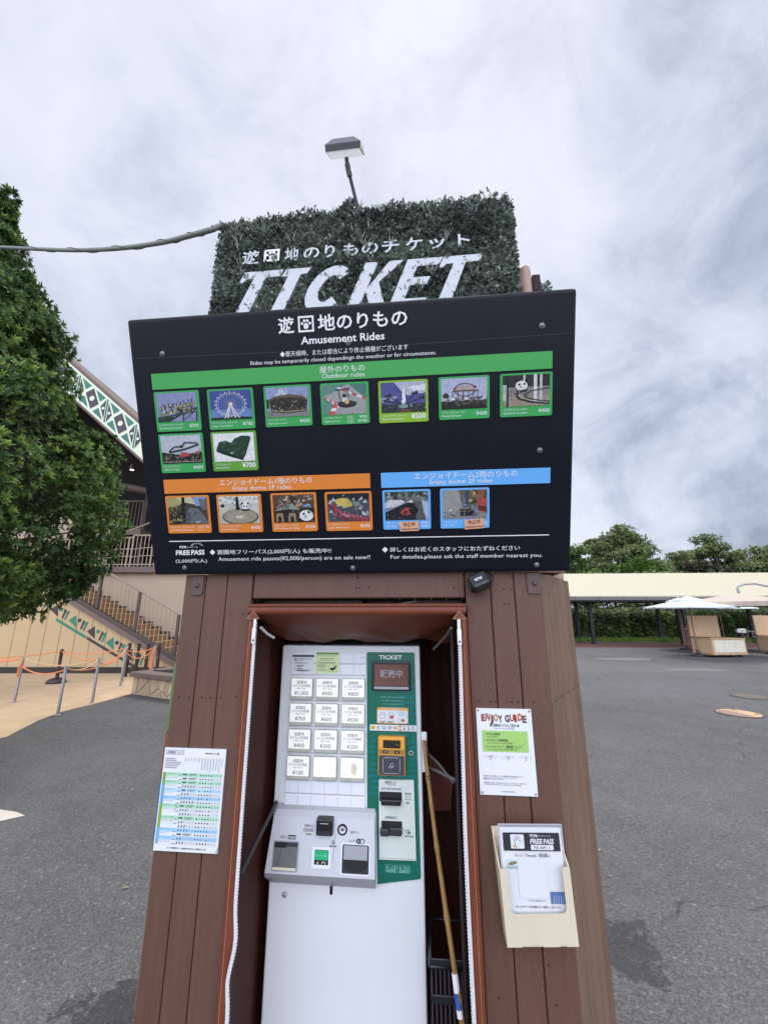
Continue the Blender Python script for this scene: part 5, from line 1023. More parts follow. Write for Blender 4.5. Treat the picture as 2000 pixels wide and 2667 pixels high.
def small_bits():
    # weatherproof flood lamp hanging at the edge of the board
    t = thing('security_light', 'small black security light hanging under the right end of the price board', 'security light', (.32, 0, 1.715), K)
    Q = Matrix.Translation((.314, -.048, 1.700)) @ Matrix.Rotation(R(-22), 4, 'Y') @ Matrix.Rotation(R(-34), 4, 'X')
    def tr(mb): mb.v = [tuple(Q @ Vector(v)) for v in mb.v]; return mb
    mb = MB(); mb.rbox((-.031, -.02, -.024), (.031, .022, .026), 'black', .010, 3); mb.rbox((-.026, -.026, -.030), (.026, .012, -.012), 'black_soft', .006, 2); mb.text('WTW', 0, -.006, .0145, 'white', -.0206, 'c', w=.026, bold=.03); mb.line(-.024, .012, .024, .012, .003, -.0204, 'black_soft'); b = tr(mb).build('housing', t)
    mb = MB(); mb.rbox((-.036, -.012, -.018), (-.0312, .018, .018), 'black_soft', .002, 1); mb.rbox((.0312, -.012, -.018), (.036, .018, .018), 'black_soft', .002, 1); tr(mb).build('yoke', t)
    mb = MB(); mb.rbox((.296, -.036, 1.722), (.330, -.002, 1.732), 'black', .003, 1); mb.build('mount', t)
    mb = MB(); mb.tube([(.338, -.05, 1.690), (.358, -.045, 1.700), (.362, -.03, 1.722), (.350, -.012, 1.735), (.345, .0, 1.742)], .0024, 'black', 6); mb.build('cable', t)
    # bamboo cane
    t = thing('bamboo_pole', 'bamboo cane leaning in the gap beside the ticket machine', 'bamboo pole', (.262, -.01, .17), K)
    a, b = Vector((.266, -.012, .06)), Vector((.124, .20, 1.165)); n = 60; mb = MB(); nodes = [.04, .155, .30, .43, .585, .735, .90]
    pts = [a.lerp(b, i / n) + Vector((.004 * math.sin(i / n * 6), 0, 0)) for i in range(n + 1)]
    mb.tube(pts, [.0086 * (1 - .2 * i / n) + .0022 * max(math.exp(-((i / n - q) / .007) ** 2) for q in nodes) for i in range(n + 1)], 'bamboo', 12); cane = mb.build('cane', t)
    mb = MB(); P0, P1 = a.lerp(b, .395), a.lerp(b, .475); mb.tube([a.lerp(b, .440), P1], .0094, 'white', 12); mb.tube([P0, a.lerp(b, .41)], .0094, 'white', 12); mb.tube([a.lerp(b, .4105), a.lerp(b, .4395)], .0096, 'blue_label', 12); mb.build('label', t)
    mb = MB(); p = a.lerp(b, .90); mb.tube([p + Vector((.010 * math.cos(i * .7), .010 * math.sin(i * .7), i * .0009 - .006)) for i in range(20)] + [p + Vector((.012, -.012, .03)), b + Vector((.006, -.006, .0))], .0014, 'black', 5); mb.build('cord', t)
    mb = MB(); mb.rbox((.102, .225, 1.055), (.134, .232, 1.185), 'white', .002, 1); single(mb, 'plastic_strip', 'white plastic strip upright behind the top of the bamboo cane', 'strip', (.118, .228, 1.055), K)
    # black slatted plastic basket on the floor
    t = thing('plastic_basket', 'black slotted plastic basket at the foot of the gap right of the machine', 'basket', (.185, .20, .02), K)
    mb = MB(); x0, x1, y0, y1, zt = .128, .250, .14, .34, .56
    for i in range(7):
        z = .03 + i * .088
        if z > zt: break
        mb.rbox((x0, y0, z), (x1, y0 + .006, z + .022), 'black', .002, 1); mb.rbox((x0, y0 + .0065, z), (x0 + .006, y1, z + .022), 'black', .002, 1)
    for i in range(10): x = x0 + .001 + i * .0128; mb.rbox((x, y0 + .0008, .03), (x + .006, y0 + .0052, zt), 'black_soft', .001, 1)
    mb.build('lattice_side', t)
    mb = MB(); mb.tube([(x0, y0, zt), (x1, y0, zt), (x1, y1, zt), (x0, y1, zt), (x0, y0, zt)], .006, 'black', 8); mb.build('rim', t)
    mb = MB(); mb.box((x0, y0 + .008, .022), (x1, y1, .03), 'black'); mb.build('basket_base', t)
small_bits()

# ================================================================= broadleaf tree at the left
def left_tree():
    ax = np.array((-5.2, 4.3)); prof = [(1.68, .70), (1.78, 1.25), (1.95, 1.66), (2.25, 1.88), (3.0, 1.93), (3.7, 1.63), (4.27, 1.30), (5.1, 1.00), (5.35, .82), (5.93, .55), (6.5, .20), (6.9, .10), (7.4, .02)]
    pz, pr = np.array([p[0] for p in prof]), np.array([p[1] for p in prof]); er = lambda z: np.interp(z, pz, pr)
    t = thing('broadleaf_tree', 'tall bushy evergreen tree with long glossy leaves left of the kiosk', 'tree', (ax[0], ax[1], 0))
    mb = MB(); mb.tube([(ax[0], ax[1], -.05), (ax[0] + .03, ax[1], 1.2), (ax[0] - .04, ax[1] + .05, 2.6), (ax[0], ax[1], 4.4), (ax[0], ax[1], 6.6)], [.19, .15, .12, .08, .02], 'bark', 12); tr_ = mb.build('trunk', t)
    mb = MB()
    for i in range(46):
        z = 1.5 + 4.9 * i / 46; a = i * 2.4; r = er(z + .2) * .8; mb.tube([(ax[0], ax[1], z - .25), (ax[0] + r * .5 * math.cos(a), ax[1] + r * .5 * math.sin(a), z + .02), (ax[0] + r * math.cos(a), ax[1] + r * math.sin(a), z + .22)], [.035, .022, .008], 'bark', 6)
    mb.build('limbs', t)
    # clumps on the envelope
    P, D, U, ln, wd, tn = [], [], [], [], [], []
    W = []
    nc = 250
    for i in range(nc):
        z = 1.72 + 5.5 * RNG.random() ** 1.25; a = RNG.random() * 6.2832; rc = er(z) * .93 * (1 + .06 * math.sin(a * 3 + z * 2.1) + .06 * math.sin(z * 5.2 + a * 2)); cr = .22 + .24 * RNG.random(); cr = min(cr, .12 + rc * .3)
        c = np.array((ax[0] + (rc - cr * .55) * math.cos(a), ax[1] + (rc - cr * .55) * math.sin(a), z)); o = np.array((math.cos(a), math.sin(a), .25)); ct = RNG.uniform(-.20, .20)
        for d in rdir(int(105 * (cr / .3) ** 2)):
            if d @ o < -.35: continue
            d = d * np.array((1, 1, .85)); W.append((c + d * cr * (RNG.uniform(.72, 1.08) if RNG.random() < .93 else RNG.uniform(1.04, 1.2)), d * .8 + o * .5 + np.array((0, 0, .25)), ct))
    for i in range(3400):      # fill between the clumps
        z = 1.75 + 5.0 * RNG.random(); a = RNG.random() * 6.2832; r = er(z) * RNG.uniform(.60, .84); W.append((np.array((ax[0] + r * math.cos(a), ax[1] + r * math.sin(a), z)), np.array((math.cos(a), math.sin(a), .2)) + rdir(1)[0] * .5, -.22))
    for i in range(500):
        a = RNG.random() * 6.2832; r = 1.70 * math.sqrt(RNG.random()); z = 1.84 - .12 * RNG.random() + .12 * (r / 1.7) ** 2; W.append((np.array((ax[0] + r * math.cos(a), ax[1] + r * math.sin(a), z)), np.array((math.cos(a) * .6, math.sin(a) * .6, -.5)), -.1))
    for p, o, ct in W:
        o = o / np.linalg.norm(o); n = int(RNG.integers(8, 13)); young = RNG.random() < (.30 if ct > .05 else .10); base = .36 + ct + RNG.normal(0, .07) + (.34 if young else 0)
        e1 = np.cross(o, (0.3, .2, 1)); e1 /= np.linalg.norm(e1); e2 = np.cross(o, e1); ph = RNG.random() * 6
        for j in range(n):
            a = ph + j * 2.4; tl = RNG.uniform(.55, 1.25) if not young else RNG.uniform(.25, .9); rad = e1 * math.cos(a) + e2 * math.sin(a)
            d = o * math.cos(tl) + rad * math.sin(tl); s = RNG.uniform(.052, .088) * (.85 if young else 1)
            P.append(p - o * .01 * j / n); D.append(d); U.append(o + rad * -.3 + np.array((0, 0, .35))); ln.append(s); wd.append(s * RNG.uniform(.13, .175)); tn.append(min(1, max(0, base + RNG.normal(0, .05))))
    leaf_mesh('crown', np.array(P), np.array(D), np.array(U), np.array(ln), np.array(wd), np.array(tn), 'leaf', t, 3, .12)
left_tree()

# ================================================================= pavilion with the outside stair, at the left
def pavilion():
    t = thing('pavilion', 'tan and dark brown pavilion with a patterned gable edge behind the tree', 'building', (-9, 14, 0))
    mb = MB(); mb.box((-20, 13.6, 0), (-5.0, 13.8, 2.92), 'tan_wall2'); mb.box((-5.2, 13.802, 0), (-5.0, 16.998, 2.92), 'tan_wall2'); mb.build('lower_wall', t)
    mb = MB(); mb.box((-20, 13.45, 2.925), (-4.95, 17, 3.13), 'bldg_brown2'); mb.rbox((-20, 13.38, 2.93), (-4.95, 13.448, 3.10), 'bldg_brown2', .01, 1); mb.build('deck', t)
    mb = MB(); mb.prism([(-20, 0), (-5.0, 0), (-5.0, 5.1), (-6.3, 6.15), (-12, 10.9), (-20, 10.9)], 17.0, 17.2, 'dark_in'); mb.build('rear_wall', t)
    def railing(x0, x1, y, z0, z1, mt, step=.13, post=1.3, rise=0, cross=True):
        b = MB(); n = int((x1 - x0) / step)
        for i in range(n + 1): x = x0 + (x1 - x0) * i / n; dz = rise * i / n; b.tube([(x, y, z0 + dz), (x, y, z1 + dz)], .014 if i % 5 else .03, mt, 6, False)
        b.tube([(x0, y, z1), (x1, y, z1 + rise)], .032, mt, 6); b.tube([(x0, y, z0 + .08), (x1, y, z0 + .08 + rise)], .02, mt, 6)
        if cross:
            for q in (.3, .55): b.tube([(x0 + (x1 - x0) * i / 10, y - .015, z0 + (z1 - z0) * q + .06 * math.sin(i * .8)) for i in range(11)], .015, mt, 5)
        return b.build('railing', t)
    railing(-12.0, -8.5, 13.5, 3.13, 4.12, 'baluster'); railing(-8.5, -5.0, 13.5, 3.13, 4.2, 'baluster', rise=.0)
    b = MB(); b.tube([(-9.3, 13.35, 4.02), (-7.6, 13.35, 4.75)], .03, 'rail', 6); b.tube([(-9.3, 13.35, 3.2), (-9.3, 13.35, 4.02)], .03, 'rail', 6); b.build('handrail', t)
    mb = MB(); mb.box((-16, 14.2, 4.36), (-8.75, 16.9, 4.58), 'bldg_brown2'); mb.box((-16, 14.12, 4.15), (-9.5, 14.19, 5.0), 'tan_wall2'); mb.build('landing', t)
    railing(-16, -8.8, 14.25, 4.58, 5.62, 'bldg_brown2', cross=False)
    for x, w in ((-8.35, .13), (-9.05, .06), (-12.5, .13)):
        mb = MB(); mb.box((x - w, 14.8, 3.13), (x + w, 14.8 + 2 * w, 8.5), 'bldg_brown'); mb.build('column', t)
    # gable roof, edge boards facing the yard
    S0 = lambda x: 8.97 - .84 * (x + 9.39)      # top line of the edge
    xa, xb, xm = -14.2, -6.3, -14.2
    def slabroof(x0, x1, y0, y1, lo, hi, m, nm):
        b = MB(); z0, z1 = S0(x0), S0(x1); v = [(x0, y0, z0 + lo), (x1, y0, z1 + lo), (x1, y1, z1 + lo), (x0, y1, z0 + lo), (x0, y0, z0 + hi), (x1, y0, z1 + hi), (x1, y1, z1 + hi), (x0, y1, z0 + hi)]
        b.add(v, [(0, 3, 2, 1), (4, 5, 6, 7), (0, 1, 5, 4), (1, 2, 6, 5), (2, 3, 7, 6), (3, 0, 4, 7)], m); return b.build(nm, t)
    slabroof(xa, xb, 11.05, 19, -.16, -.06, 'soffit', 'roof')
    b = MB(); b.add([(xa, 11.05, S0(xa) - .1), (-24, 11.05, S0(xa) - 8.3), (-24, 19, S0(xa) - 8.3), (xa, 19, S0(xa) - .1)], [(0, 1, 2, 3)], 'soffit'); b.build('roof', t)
    slabroof(xa, xb, 10.92, 11.045, -1.02, -.10, 'fascia', 'gable_board')
    b = MB(); b.tube([(xa, 10.95, S0(xa) - .03), (xb, 10.95, S0(xb) - .03)], .07, 'bldg_brown2', 10); b.tube([(xa, 10.95, S0(xa) - 1.05), (xb, 10.95, S0(xb) - 1.05)], .045, 'bldg_brown2', 8); b.build('edge_pipe', t)
    b = MB(); b.box((-6.75, 11.1, 0), (-6.5, 11.35, S0(-6.5) - .62), 'bldg_brown') if False else b.box((-5.9, 16.6, 3.13), (-5.6, 16.9, 5.5), 'bldg_brown'); b.build('column', t)
    # painted pattern along the board: local frame s down the slope, h up
    ux, uz = 1 / math.hypot(1, .84), -.84 / math.hypot(1, .84); b = MB(); Y = 10.914; HT = .70
    def q(s_, h): x = -9.39 + s_ * ux + h * -uz * 0 ; return (x + h * .0, S0(x) - .56 + h)
    def fp(pts, m, y=Y): b.face([q(*p) for p in pts], y, m)
    s0 = -5.6
    for i in range(7):
        s = s0 + i * 1.28; a = .30
        fp([(s - a, 0), (s, -.34), (s + a, 0), (s, .34)], 'fascia_dark'); b.disc(*q(s, 0), .075, Y - .004, 'fascia', 12, .085)
        s2 = s + .64; fp([(s2 - a * .85, -.02), (s2 - .06, -.30), (s2 - .06, .34)], 'fascia_dark'); fp([(s2 + a * .85, .02), (s2 + .06, .30), (s2 + .06, -.34)], 'fascia_dark'); fp([(s2 - .03, -.36), (s2 + .03, -.38), (s2 + .03, .36), (s2 - .03, .38)], 'fascia_green')
        b.disc(*q(s2 - .13, 0), .045, Y - .004, 'fascia', 10); b.disc(*q(s2 + .13, 0), .045, Y - .004, 'fascia', 10)
        for sg in (-1, 1):
            fp([(s + .32 - .22, .36 * sg), (s + .32 + .22, .36 * sg), (s + .32, .10 * sg)], 'fascia_green'); fp([(s - .32 - .22, .36 * sg), (s - .32 + .22, .36 * sg), (s - .32, .10 * sg)], 'fascia_green', Y + .001)
    b.build('painted_pattern', t)
    for i, (y0, m) in enumerate(((12.6, 'bldg_brown'), (14.4, 'bldg_brown'), (16.2, 'dark_in'))):
        slabroof(-13.8, -6.4, y0, y0 + .22, -.62, -.165, m, 'rafter')
    for x in (-11.5, -9.2, -7.0): b = MB(); b.box((x - .11, 11.06, S0(x) - .60), (x + .11, 17.0, S0(x) - .30), 'bldg_brown'); b.build('purlin', t)
    b = MB(); b.tube([(-11.8, 12.8, 6.3), (-6.6, 12.8, 5.33)], .12, 'bldg_brown', 8); b.build('tie_beam', t)
    b = MB(); b.lathe([(.0, 0), (.07, .01), (.08, .12), (.03, .2)], (-8.55, 12.9, 6.35), 'bldg_brown', 10); sp = b.build('spotlight', t); b = MB(); b.lathe([(0, -.012), (.055, -.012), (.055, -.002)], (-8.55, 12.9, 6.35), 'spot', 10); b.build('bulb', sp)

    # stair
    t2 = thing('outside_stair', 'tan walled outside stair with painted triangles and a slanting handrail', 'staircase', (-8, 12.4, 0))
    w = lambda x, z: (x * .976, 1.6 + (z - 1.6) * .976)
    sl = lambda x: 1.92 - .533 * (x + 9.35)          # underside of the stringer at 12.3 m
    mb = MB(); mb.prism([w(-18, .02), w(-5.75, .02), w(-6.0, .14), w(-9.4, sl(-9.4)), w(-11.7, sl(-11.7)), w(-18, sl(-11.7))], 12.0, 12.12, 'tan_wall')
    for i in range(26):
        x = -17.6 + i * .452; zt = min(sl(x), sl(-11.7)) - .01
        if zt > .2: a, c = w(x, .10), w(x, zt); mb.rect(a[0] - .007, a[0] + .007, a[1], c[1], 11.996, 'joint')
    a, c = w(-18, 1.66), w(-9.95, 1.66); mb.rect(a[0], c[0], a[1] - .03, a[1] + .03, 11.994, 'dk_base')
    mb.box((-17.5, 11.94, 0), (-5.75, 11.998, .16), 'dk_base'); mb.build('side_wall', t2)
    mb = MB(); Y = 11.991; along = lambda s_, h=0: w(-9.17 + s_ * .886 , 1.46 - s_ * .463 + h)
    for s0_, s1_, m in ((-1.9, -.02, 'pattern_green'), (.0, 1.1, 'pattern_green'), (1.13, 2.98, 'pattern_dark')):
        if s1_ < 0: continue
        mb.face([along(s0_ - .55 + .0, .0 - .26 + .035), along(s1_ - .55, -.26 + .035), along(s1_ - .55, -.26 - .045), along(s0_ - .55, -.26 - .045)], Y, m)
    for i in range(-2, 4):
        s = i * .677; dk = i % 2; mt = ('pattern_green', 'pattern_dark')[dk]; mo = ('pattern_dark', 'pattern_green')[dk]
        if i >= -1 or True: mb.face([along(s - .13, -.10), along(s + .17, -.17), along(s + .10, .16)], Y, mt)
        c = along(s - .20, .09); mb.disc(c[0], c[1], .055, Y, mt if dk == 0 else 'pattern_green', 12)
        c = along(s + .24, .07); mb.disc(c[0], c[1], .055, Y, mo if dk == 0 else 'pattern_green', 12)
        for j, m in ((0, 'pattern_dark'), (1, 'pattern_green')): p = along(s + .36 + j * .10, 0); mb.line(p[0] - .03, p[1] - .12, p[0] + .03, p[1] + .12, .055, Y - j * .0006, m)
    mb.build('painted_pattern', t2)
    def band(x0, x1, lo, hi, y0, y1, m, nm):
        b = MB(); f = lambda x: (x * .976, 1.6 + (sl(x) - 1.6) * .976); a, c = f(x0), f(x1); b.prism([(a[0], a[1] + lo), (c[0], c[1] + lo), (c[0], c[1] + hi), (a[0], a[1] + hi)], y0, y1, m); return b.build(nm, t2)
    band(-11.7, -5.75, .002, .15, 11.93, 12.16, 'bldg_brown2', 'stringer'); band(-11.7, -5.75, .152, .26, 11.97, 12.16, 'bldg_brown', 'stringer')
    mb = MB(); n = 19; run, rise = .30, .16
    for i in range(n):
        x = -5.42 - i * run; z = (i + 1) * rise
        mb.box((x - run, 12.18, max(0, z - .34)), (x, 13.55, z), 'step'); mb.box((x - .05, 12.18, z + .0005), (x + .012, 13.55, z + .022), 'nosing')
        mb.box((x - run, 13.552, max(0, z - .2)), (x, 13.592, z + .10), 'bldg_brown')
    mb.build('stair_flight', t2)
    # handrail with slim balusters and two stout posts
    f = lambda x, d=0: (x * .976, 12.07, 1.6 + (sl(x) + d - 1.6) * .976)
    mb = MB(); mb.tube([f(-11.6, 1.42), f(-5.9, 1.42)], .028, 'rail', 8); mb.build('handrail', t2)
    mb = MB()
    for i in range(44): x = -11.6 + i * .131; mb.tube([f(x, .27), f(x, 1.41)], .0125, 'baluster', 5, False)
    mb.build('baluster_row', t2)
    for x in (-7.33, -6.09, -8.57, -9.81): mb = MB(); a, c = f(x, .27), f(x, 1.40); mb.box((a[0] - .035, a[1] - .035, a[2]), (a[0] + .035, a[1] + .035, c[2]), 'bldg_brown'); mb.build('rail_post', t2)
pavilion()

# ================================================================= roped yard, planter
def yard():
    POS = [(-6.87, 8.13), (-5.32, 7.18), (-5.39, 8.08), (-6.35, 10.49), (-6.02, 9.9), (-5.55, 10.3)]
    LAB = ['bare steel rope post at the left edge of the paving', 'steel rope post nearest the camera', 'steel rope post in the middle, behind the nearest one', 'steel rope post farthest back, before the painted triangles', 'steel rope post standing behind the stone planter', 'steel rope post with a bundle of orange rope behind the planter']
    hs = [.79, .74, .78, .80, .80, .84]; tops = []
    proto = None
    for i, (x, y) in enumerate(POS):
        if proto is None:
            proto = thing('rope_post', LAB[0], 'post', (x, y, 0), group='steel posts of the rope barrier')
            mb = MB(); mb.lathe([(.024, 0), (.024, .80), (.018, .812), (0, .815)], (x, y, 0), 'steel', 12); mb.build('pole', proto)
            mb = MB(); mb.tube([(x + .03 * math.cos(a), y, .795 + .03 * math.sin(a)) for a in [q * .6283 for q in range(11)]], .005, 'steel', 5); mb.build('rope_eye', proto)
            mb = MB(); mb.lathe([(.045, 0), (.045, .012), (.026, .016)], (x, y, .003), 'steel', 12); mb.build('collar', proto); o = proto
        else: o = copy_tree(proto); o.location = (x, y, 0); o['label'] = LAB[i]
        o.scale = (1, 1, hs[i] / .80); tops.append(Vector((x, y, hs[i] - .01)))
    t = thing('barrier_stand', 'dark brown barrier stand on a domed round base by the stair wall', 'stand', (-7.82, 10.32, 0))
    mb = MB(); mb.lathe([(.0, 0), (.20, 0), (.205, .03), (.17, .085), (.09, .115), (.04, .12)], (-7.82, 10.32, .004), 'post_brown', 24); mb.build('base', t)
    mb = MB(); mb.lathe([(.04, .12), (.036, .3), (.045, .32), (.036, .34), (.036, .68), (.052, .70), (.03, .72), (.045, .745), (.0, .78)], (-7.82, 10.32, .004), 'post_brown', 14); mb.build('pole', t)
    S_ = Vector((-7.82, 10.32, .72)); Lx = Vector((-9.6, 8.6, .85)); Lx2 = Vector((-9.4, 7.4, .55))
    ropes = [('orange rope from the left edge to the first steel post', Lx, tops[0], .10, 'rope_or'), ('orange rope rising from the far left to the first steel post', Lx2, tops[0], .06, 'rope_or'), ('orange rope from the first post past the near post', tops[0] - Vector((0, 0, .14)), tops[1] - Vector((0, 0, .03)), .10, 'rope_or'),
             ('pale rope strung high from the first post to the middle one', tops[0], tops[2], .12, 'rope_pale'), ('pale rope between the near post and the middle one', tops[1], tops[2], .10, 'rope_pale'), ('orange rope from the near post to the post behind the planter', tops[1] - Vector((0, 0, .02)), tops[4], .17, 'rope_or'),
             ('orange rope from the brown stand to the middle post', S_, tops[2] + Vector((.02, 0, 0)), .07, 'rope_or'), ('orange rope from the brown stand to the farthest post', S_, tops[3], .09, 'rope_or'), ('orange rope from the middle post to the one behind the planter', tops[2] - Vector((0, 0, .05)), tops[4], .14, 'rope_or'),
             ('upper orange rope between the two posts behind the planter', tops[4], tops[5], .08, 'rope_or'), ('lower slack orange rope between the two posts behind the planter', tops[4] - Vector((0, 0, .03)), tops[5] - Vector((0, 0, .02)), .2, 'rope_or'), ('orange rope from the left edge to the brown stand', Lx - Vector((.5, 0, .05)), S_, .12, 'rope_or')]
    for la, a, b, d, m in ropes: mb = MB(); mb.tube(sag(a, b, d, 14), .011, m, 6); single(mb, 'barrier_rope', la, 'rope', a, group='ropes of the yard barrier')
    mb = MB()
    for i in range(9): x = tops[5].x - .03 + .010 * (i % 5); zz = tops[5].z - .02; mb.tube([(tops[5].x, tops[5].y - .03, zz), (x, tops[5].y - .05 - .01 * (i % 3), zz - .12), (x - .03 + .004 * i, tops[5].y - .05, zz - .46 - .03 * (i % 4))], .007, 'rope_or', 5)
    single(mb, 'rope_bundle', 'bundle of orange rope ends hanging from the last steel post', 'rope', tops[5])
    mb = MB(); p = tops[0]
    for i in range(3): mb.tube([p + Vector((.02, -.02, 0)), p + Vector((-.03 + i * .02, -.04, -.18)), p + Vector((-.03 + .01 * i, -.03, -.34))], .006, 'rope_or', 5)
    single(mb, 'rope_knot', 'orange rope tail knotted round the first steel post', 'rope', p)
    pr = None
    for i, (x, y, la) in enumerate(((-6.78, 11.3, 'leftmost of the turned brown posts at the stair foot'), (-6.53, 11.3, 'second turned brown post from the left at the stair foot'), (-6.28, 11.3, 'third turned brown post from the left at the stair foot'), (-5.98, 11.3, 'turned brown post nearest the kiosk at the stair foot'))):
        if pr is None:
            pr = thing('turned_post', la, 'post', (x, y, 0), group='turned brown posts at the stair foot')
            mb = MB(); mb.lathe([(.045, 0), (.04, .4), (.055, .42), (.04, .45), (.035, .72), (.055, .74), (.03, .77)], (x, y, 0), 'post_brown', 12); mb.build('shaft', pr); mb = MB(); mb.lathe([(.03, .7705), (.055, .80), (.04, .84), (0, .86)], (x, y, 0), 'post_brown', 12); mb.build('finial', pr)
        else: o = copy_tree(pr); o.location = (x, y, 0); o['label'] = la
    # stone planter
    A = Vector((-5.2, 8.96, 0)); d = Vector((1.09, -.57, 0)).normalized(); ang = math.atan2(d.y, d.x); F = Matrix.Translation(A) @ Matrix.Rotation(ang, 4, 'Z')
    t = thing('stone_planter', 'low planter of tan crazy stone with a brown coping and dark basin', 'planter', (0, 0, 0), F)
    Lg, dp, h = 3.2, 1.5, .335
    mb = MB(); mb.box((.02, .02, 0), (Lg - .02, dp - .02, h), 'grout'); mb.build('core', t)
    mb = MB(); rnd = random.Random(3)
    def stones(u0, u1, fn):
        pts = [(rnd.uniform(u0, u1), rnd.uniform(0, h)) for _ in range(int((u1 - u0) * 13))]
        for c in pts:   # voronoi cells clipped out of the face
            cell = [(u0, 0), (u1, 0), (u1, h), (u0, h)]
            for o in pts:
                if o is c: continue
                mx, mz, nx, nz = (c[0] + o[0]) / 2, (c[1] + o[1]) / 2, o[0] - c[0], o[1] - c[1]; new = []
                for i in range(len(cell)):
                    p, q = cell[i], cell[(i + 1) % len(cell)]; dp_, dq = (p[0] - mx) * nx + (p[1] - mz) * nz, (q[0] - mx) * nx + (q[1] - mz) * nz
                    if dp_ <= 0: new.append(p)
                    if dp_ * dq < 0: s_ = dp_ / (dp_ - dq); new.append((p[0] + (q[0] - p[0]) * s_, p[1] + (q[1] - p[1]) * s_))
                cell = new
                if len(cell) < 3: break
            if len(cell) < 3: continue
            cxx = sum(p[0] for p in cell) / len(cell); cz = sum(p[1] for p in cell) / len(cell); sh = [(cxx + (p[0] - cxx) * .93, cz + (p[1] - cz) * .92) for p in cell]; bs = [fn(*p, 0) for p in sh]; fr_ = [fn(cxx + (p[0] - cxx) * .93, cz + (p[1] - cz) * .93, .022) for p in sh]; n = len(sh)
            mb.add(bs + fr_, [tuple(range(n, 2 * n))] + [(i, (i + 1) % n, (i + 1) % n + n, i + n) for i in range(n)], 'stone')
    stones(0, Lg, lambda u, z, o: (u, .02 - o, z)); stones(0, dp, lambda u, z, o: (.02 - o, dp - u, z)); mb.build('stone_facing', t)
    mb = MB(); e = .06; mb.rbox((-e, -e, h + .002), (Lg + e, .26, h + .10), 'cap', .015, 2); mb.rbox((-e, dp - .26, h + .002), (Lg + e, dp + e, h + .10), 'cap', .015, 2); mb.rbox((-e, .262, h + .002), (.24, dp - .262, h + .10), 'cap', .015, 2); mb.rbox((Lg - .24, .262, h + .002), (Lg + e, dp - .262, h + .10), 'cap', .015, 2); mb.build('coping', t)
    mb = MB(); mb.box((.241, .261, h + .003), (Lg - .241, dp - .261, h + .05), 'black_matte'); mb.tube([(.25, .27, h + .105), (Lg - .3, .27, h + .105)], .02, 'black', 8); mb.build('basin', t)
yard()

# ================================================================= right side: covered walk, carts, parasols, hedge, trees
def covered_walk():
    F = Matrix.Translation((11.52, 23.21, 0)) @ Matrix.Rotation(R(-3.4), 4, 'Z')
    t = thing('covered_walkway', 'long covered walkway with a pale cream roof on black posts', 'covered walkway', (0, 0, 0), F)
    x0, x1 = -13.5, 16.0
    mb = MB(); mb.prism([(0, 0)] * 0 or [(x0, 0), (x1, 0), (x1, .1), (x0, .1)], 0, .1, 'roof_cream') if False else mb.add([(x0, -1.02, 2.56), (x1, -1.02, 2.56), (x1, 2.0, 4.03), (x0, 2.0, 4.03), (x0, -1.02, 2.50), (x1, -1.02, 2.50), (x1, 2.0, 3.95), (x0, 2.0, 3.95), (x0, 2.5, 3.85), (x1, 2.5, 3.85), (x0, 2.5, 3.78), (x1, 2.5, 3.78)],
            [(0, 1, 2, 3), (3, 2, 9, 8), (4, 7, 6, 5), (7, 10, 11, 6), (0, 4, 5, 1), (8, 9, 11, 10), (0, 3, 7, 4), (3, 8, 10, 7), (1, 5, 6, 2), (2, 6, 11, 9)], 'roof_cream'); mb.build('roof', t)
    mb = MB(); n = int((x1 - x0) / 1.24)
    for i in range(n): a = x0 + i * 1.24; mb.box((a + .012, -1.0, 2.335), (a + 1.228, -.93, 2.497), 'fascia_grey')
    mb.box((x0, -.975, 2.36), (x1, -.935, 2.495), 'post_black'); mb.build('fascia', t)
    mb = MB(); mb.box((x0, -.92, 2.26), (x1, 2.2, 2.33), 'post_black'); mb.build('ceiling', t)
    for x in (-12, -6, 0, 4.72, 4.98, 9.9, 10.16, 14.9):
        for y in (0, 1.9):
            if y > 0 and x in (4.98, 10.16): continue
            mb = MB(); mb.box((x - .085, y - .085, 0), (x + .085, y + .085, 2.26), 'post_black'); mb.box((x - .13, y - .13, .0), (x + .13, y + .13, .02), 'post_black'); mb.build('post', t)
covered_walk()

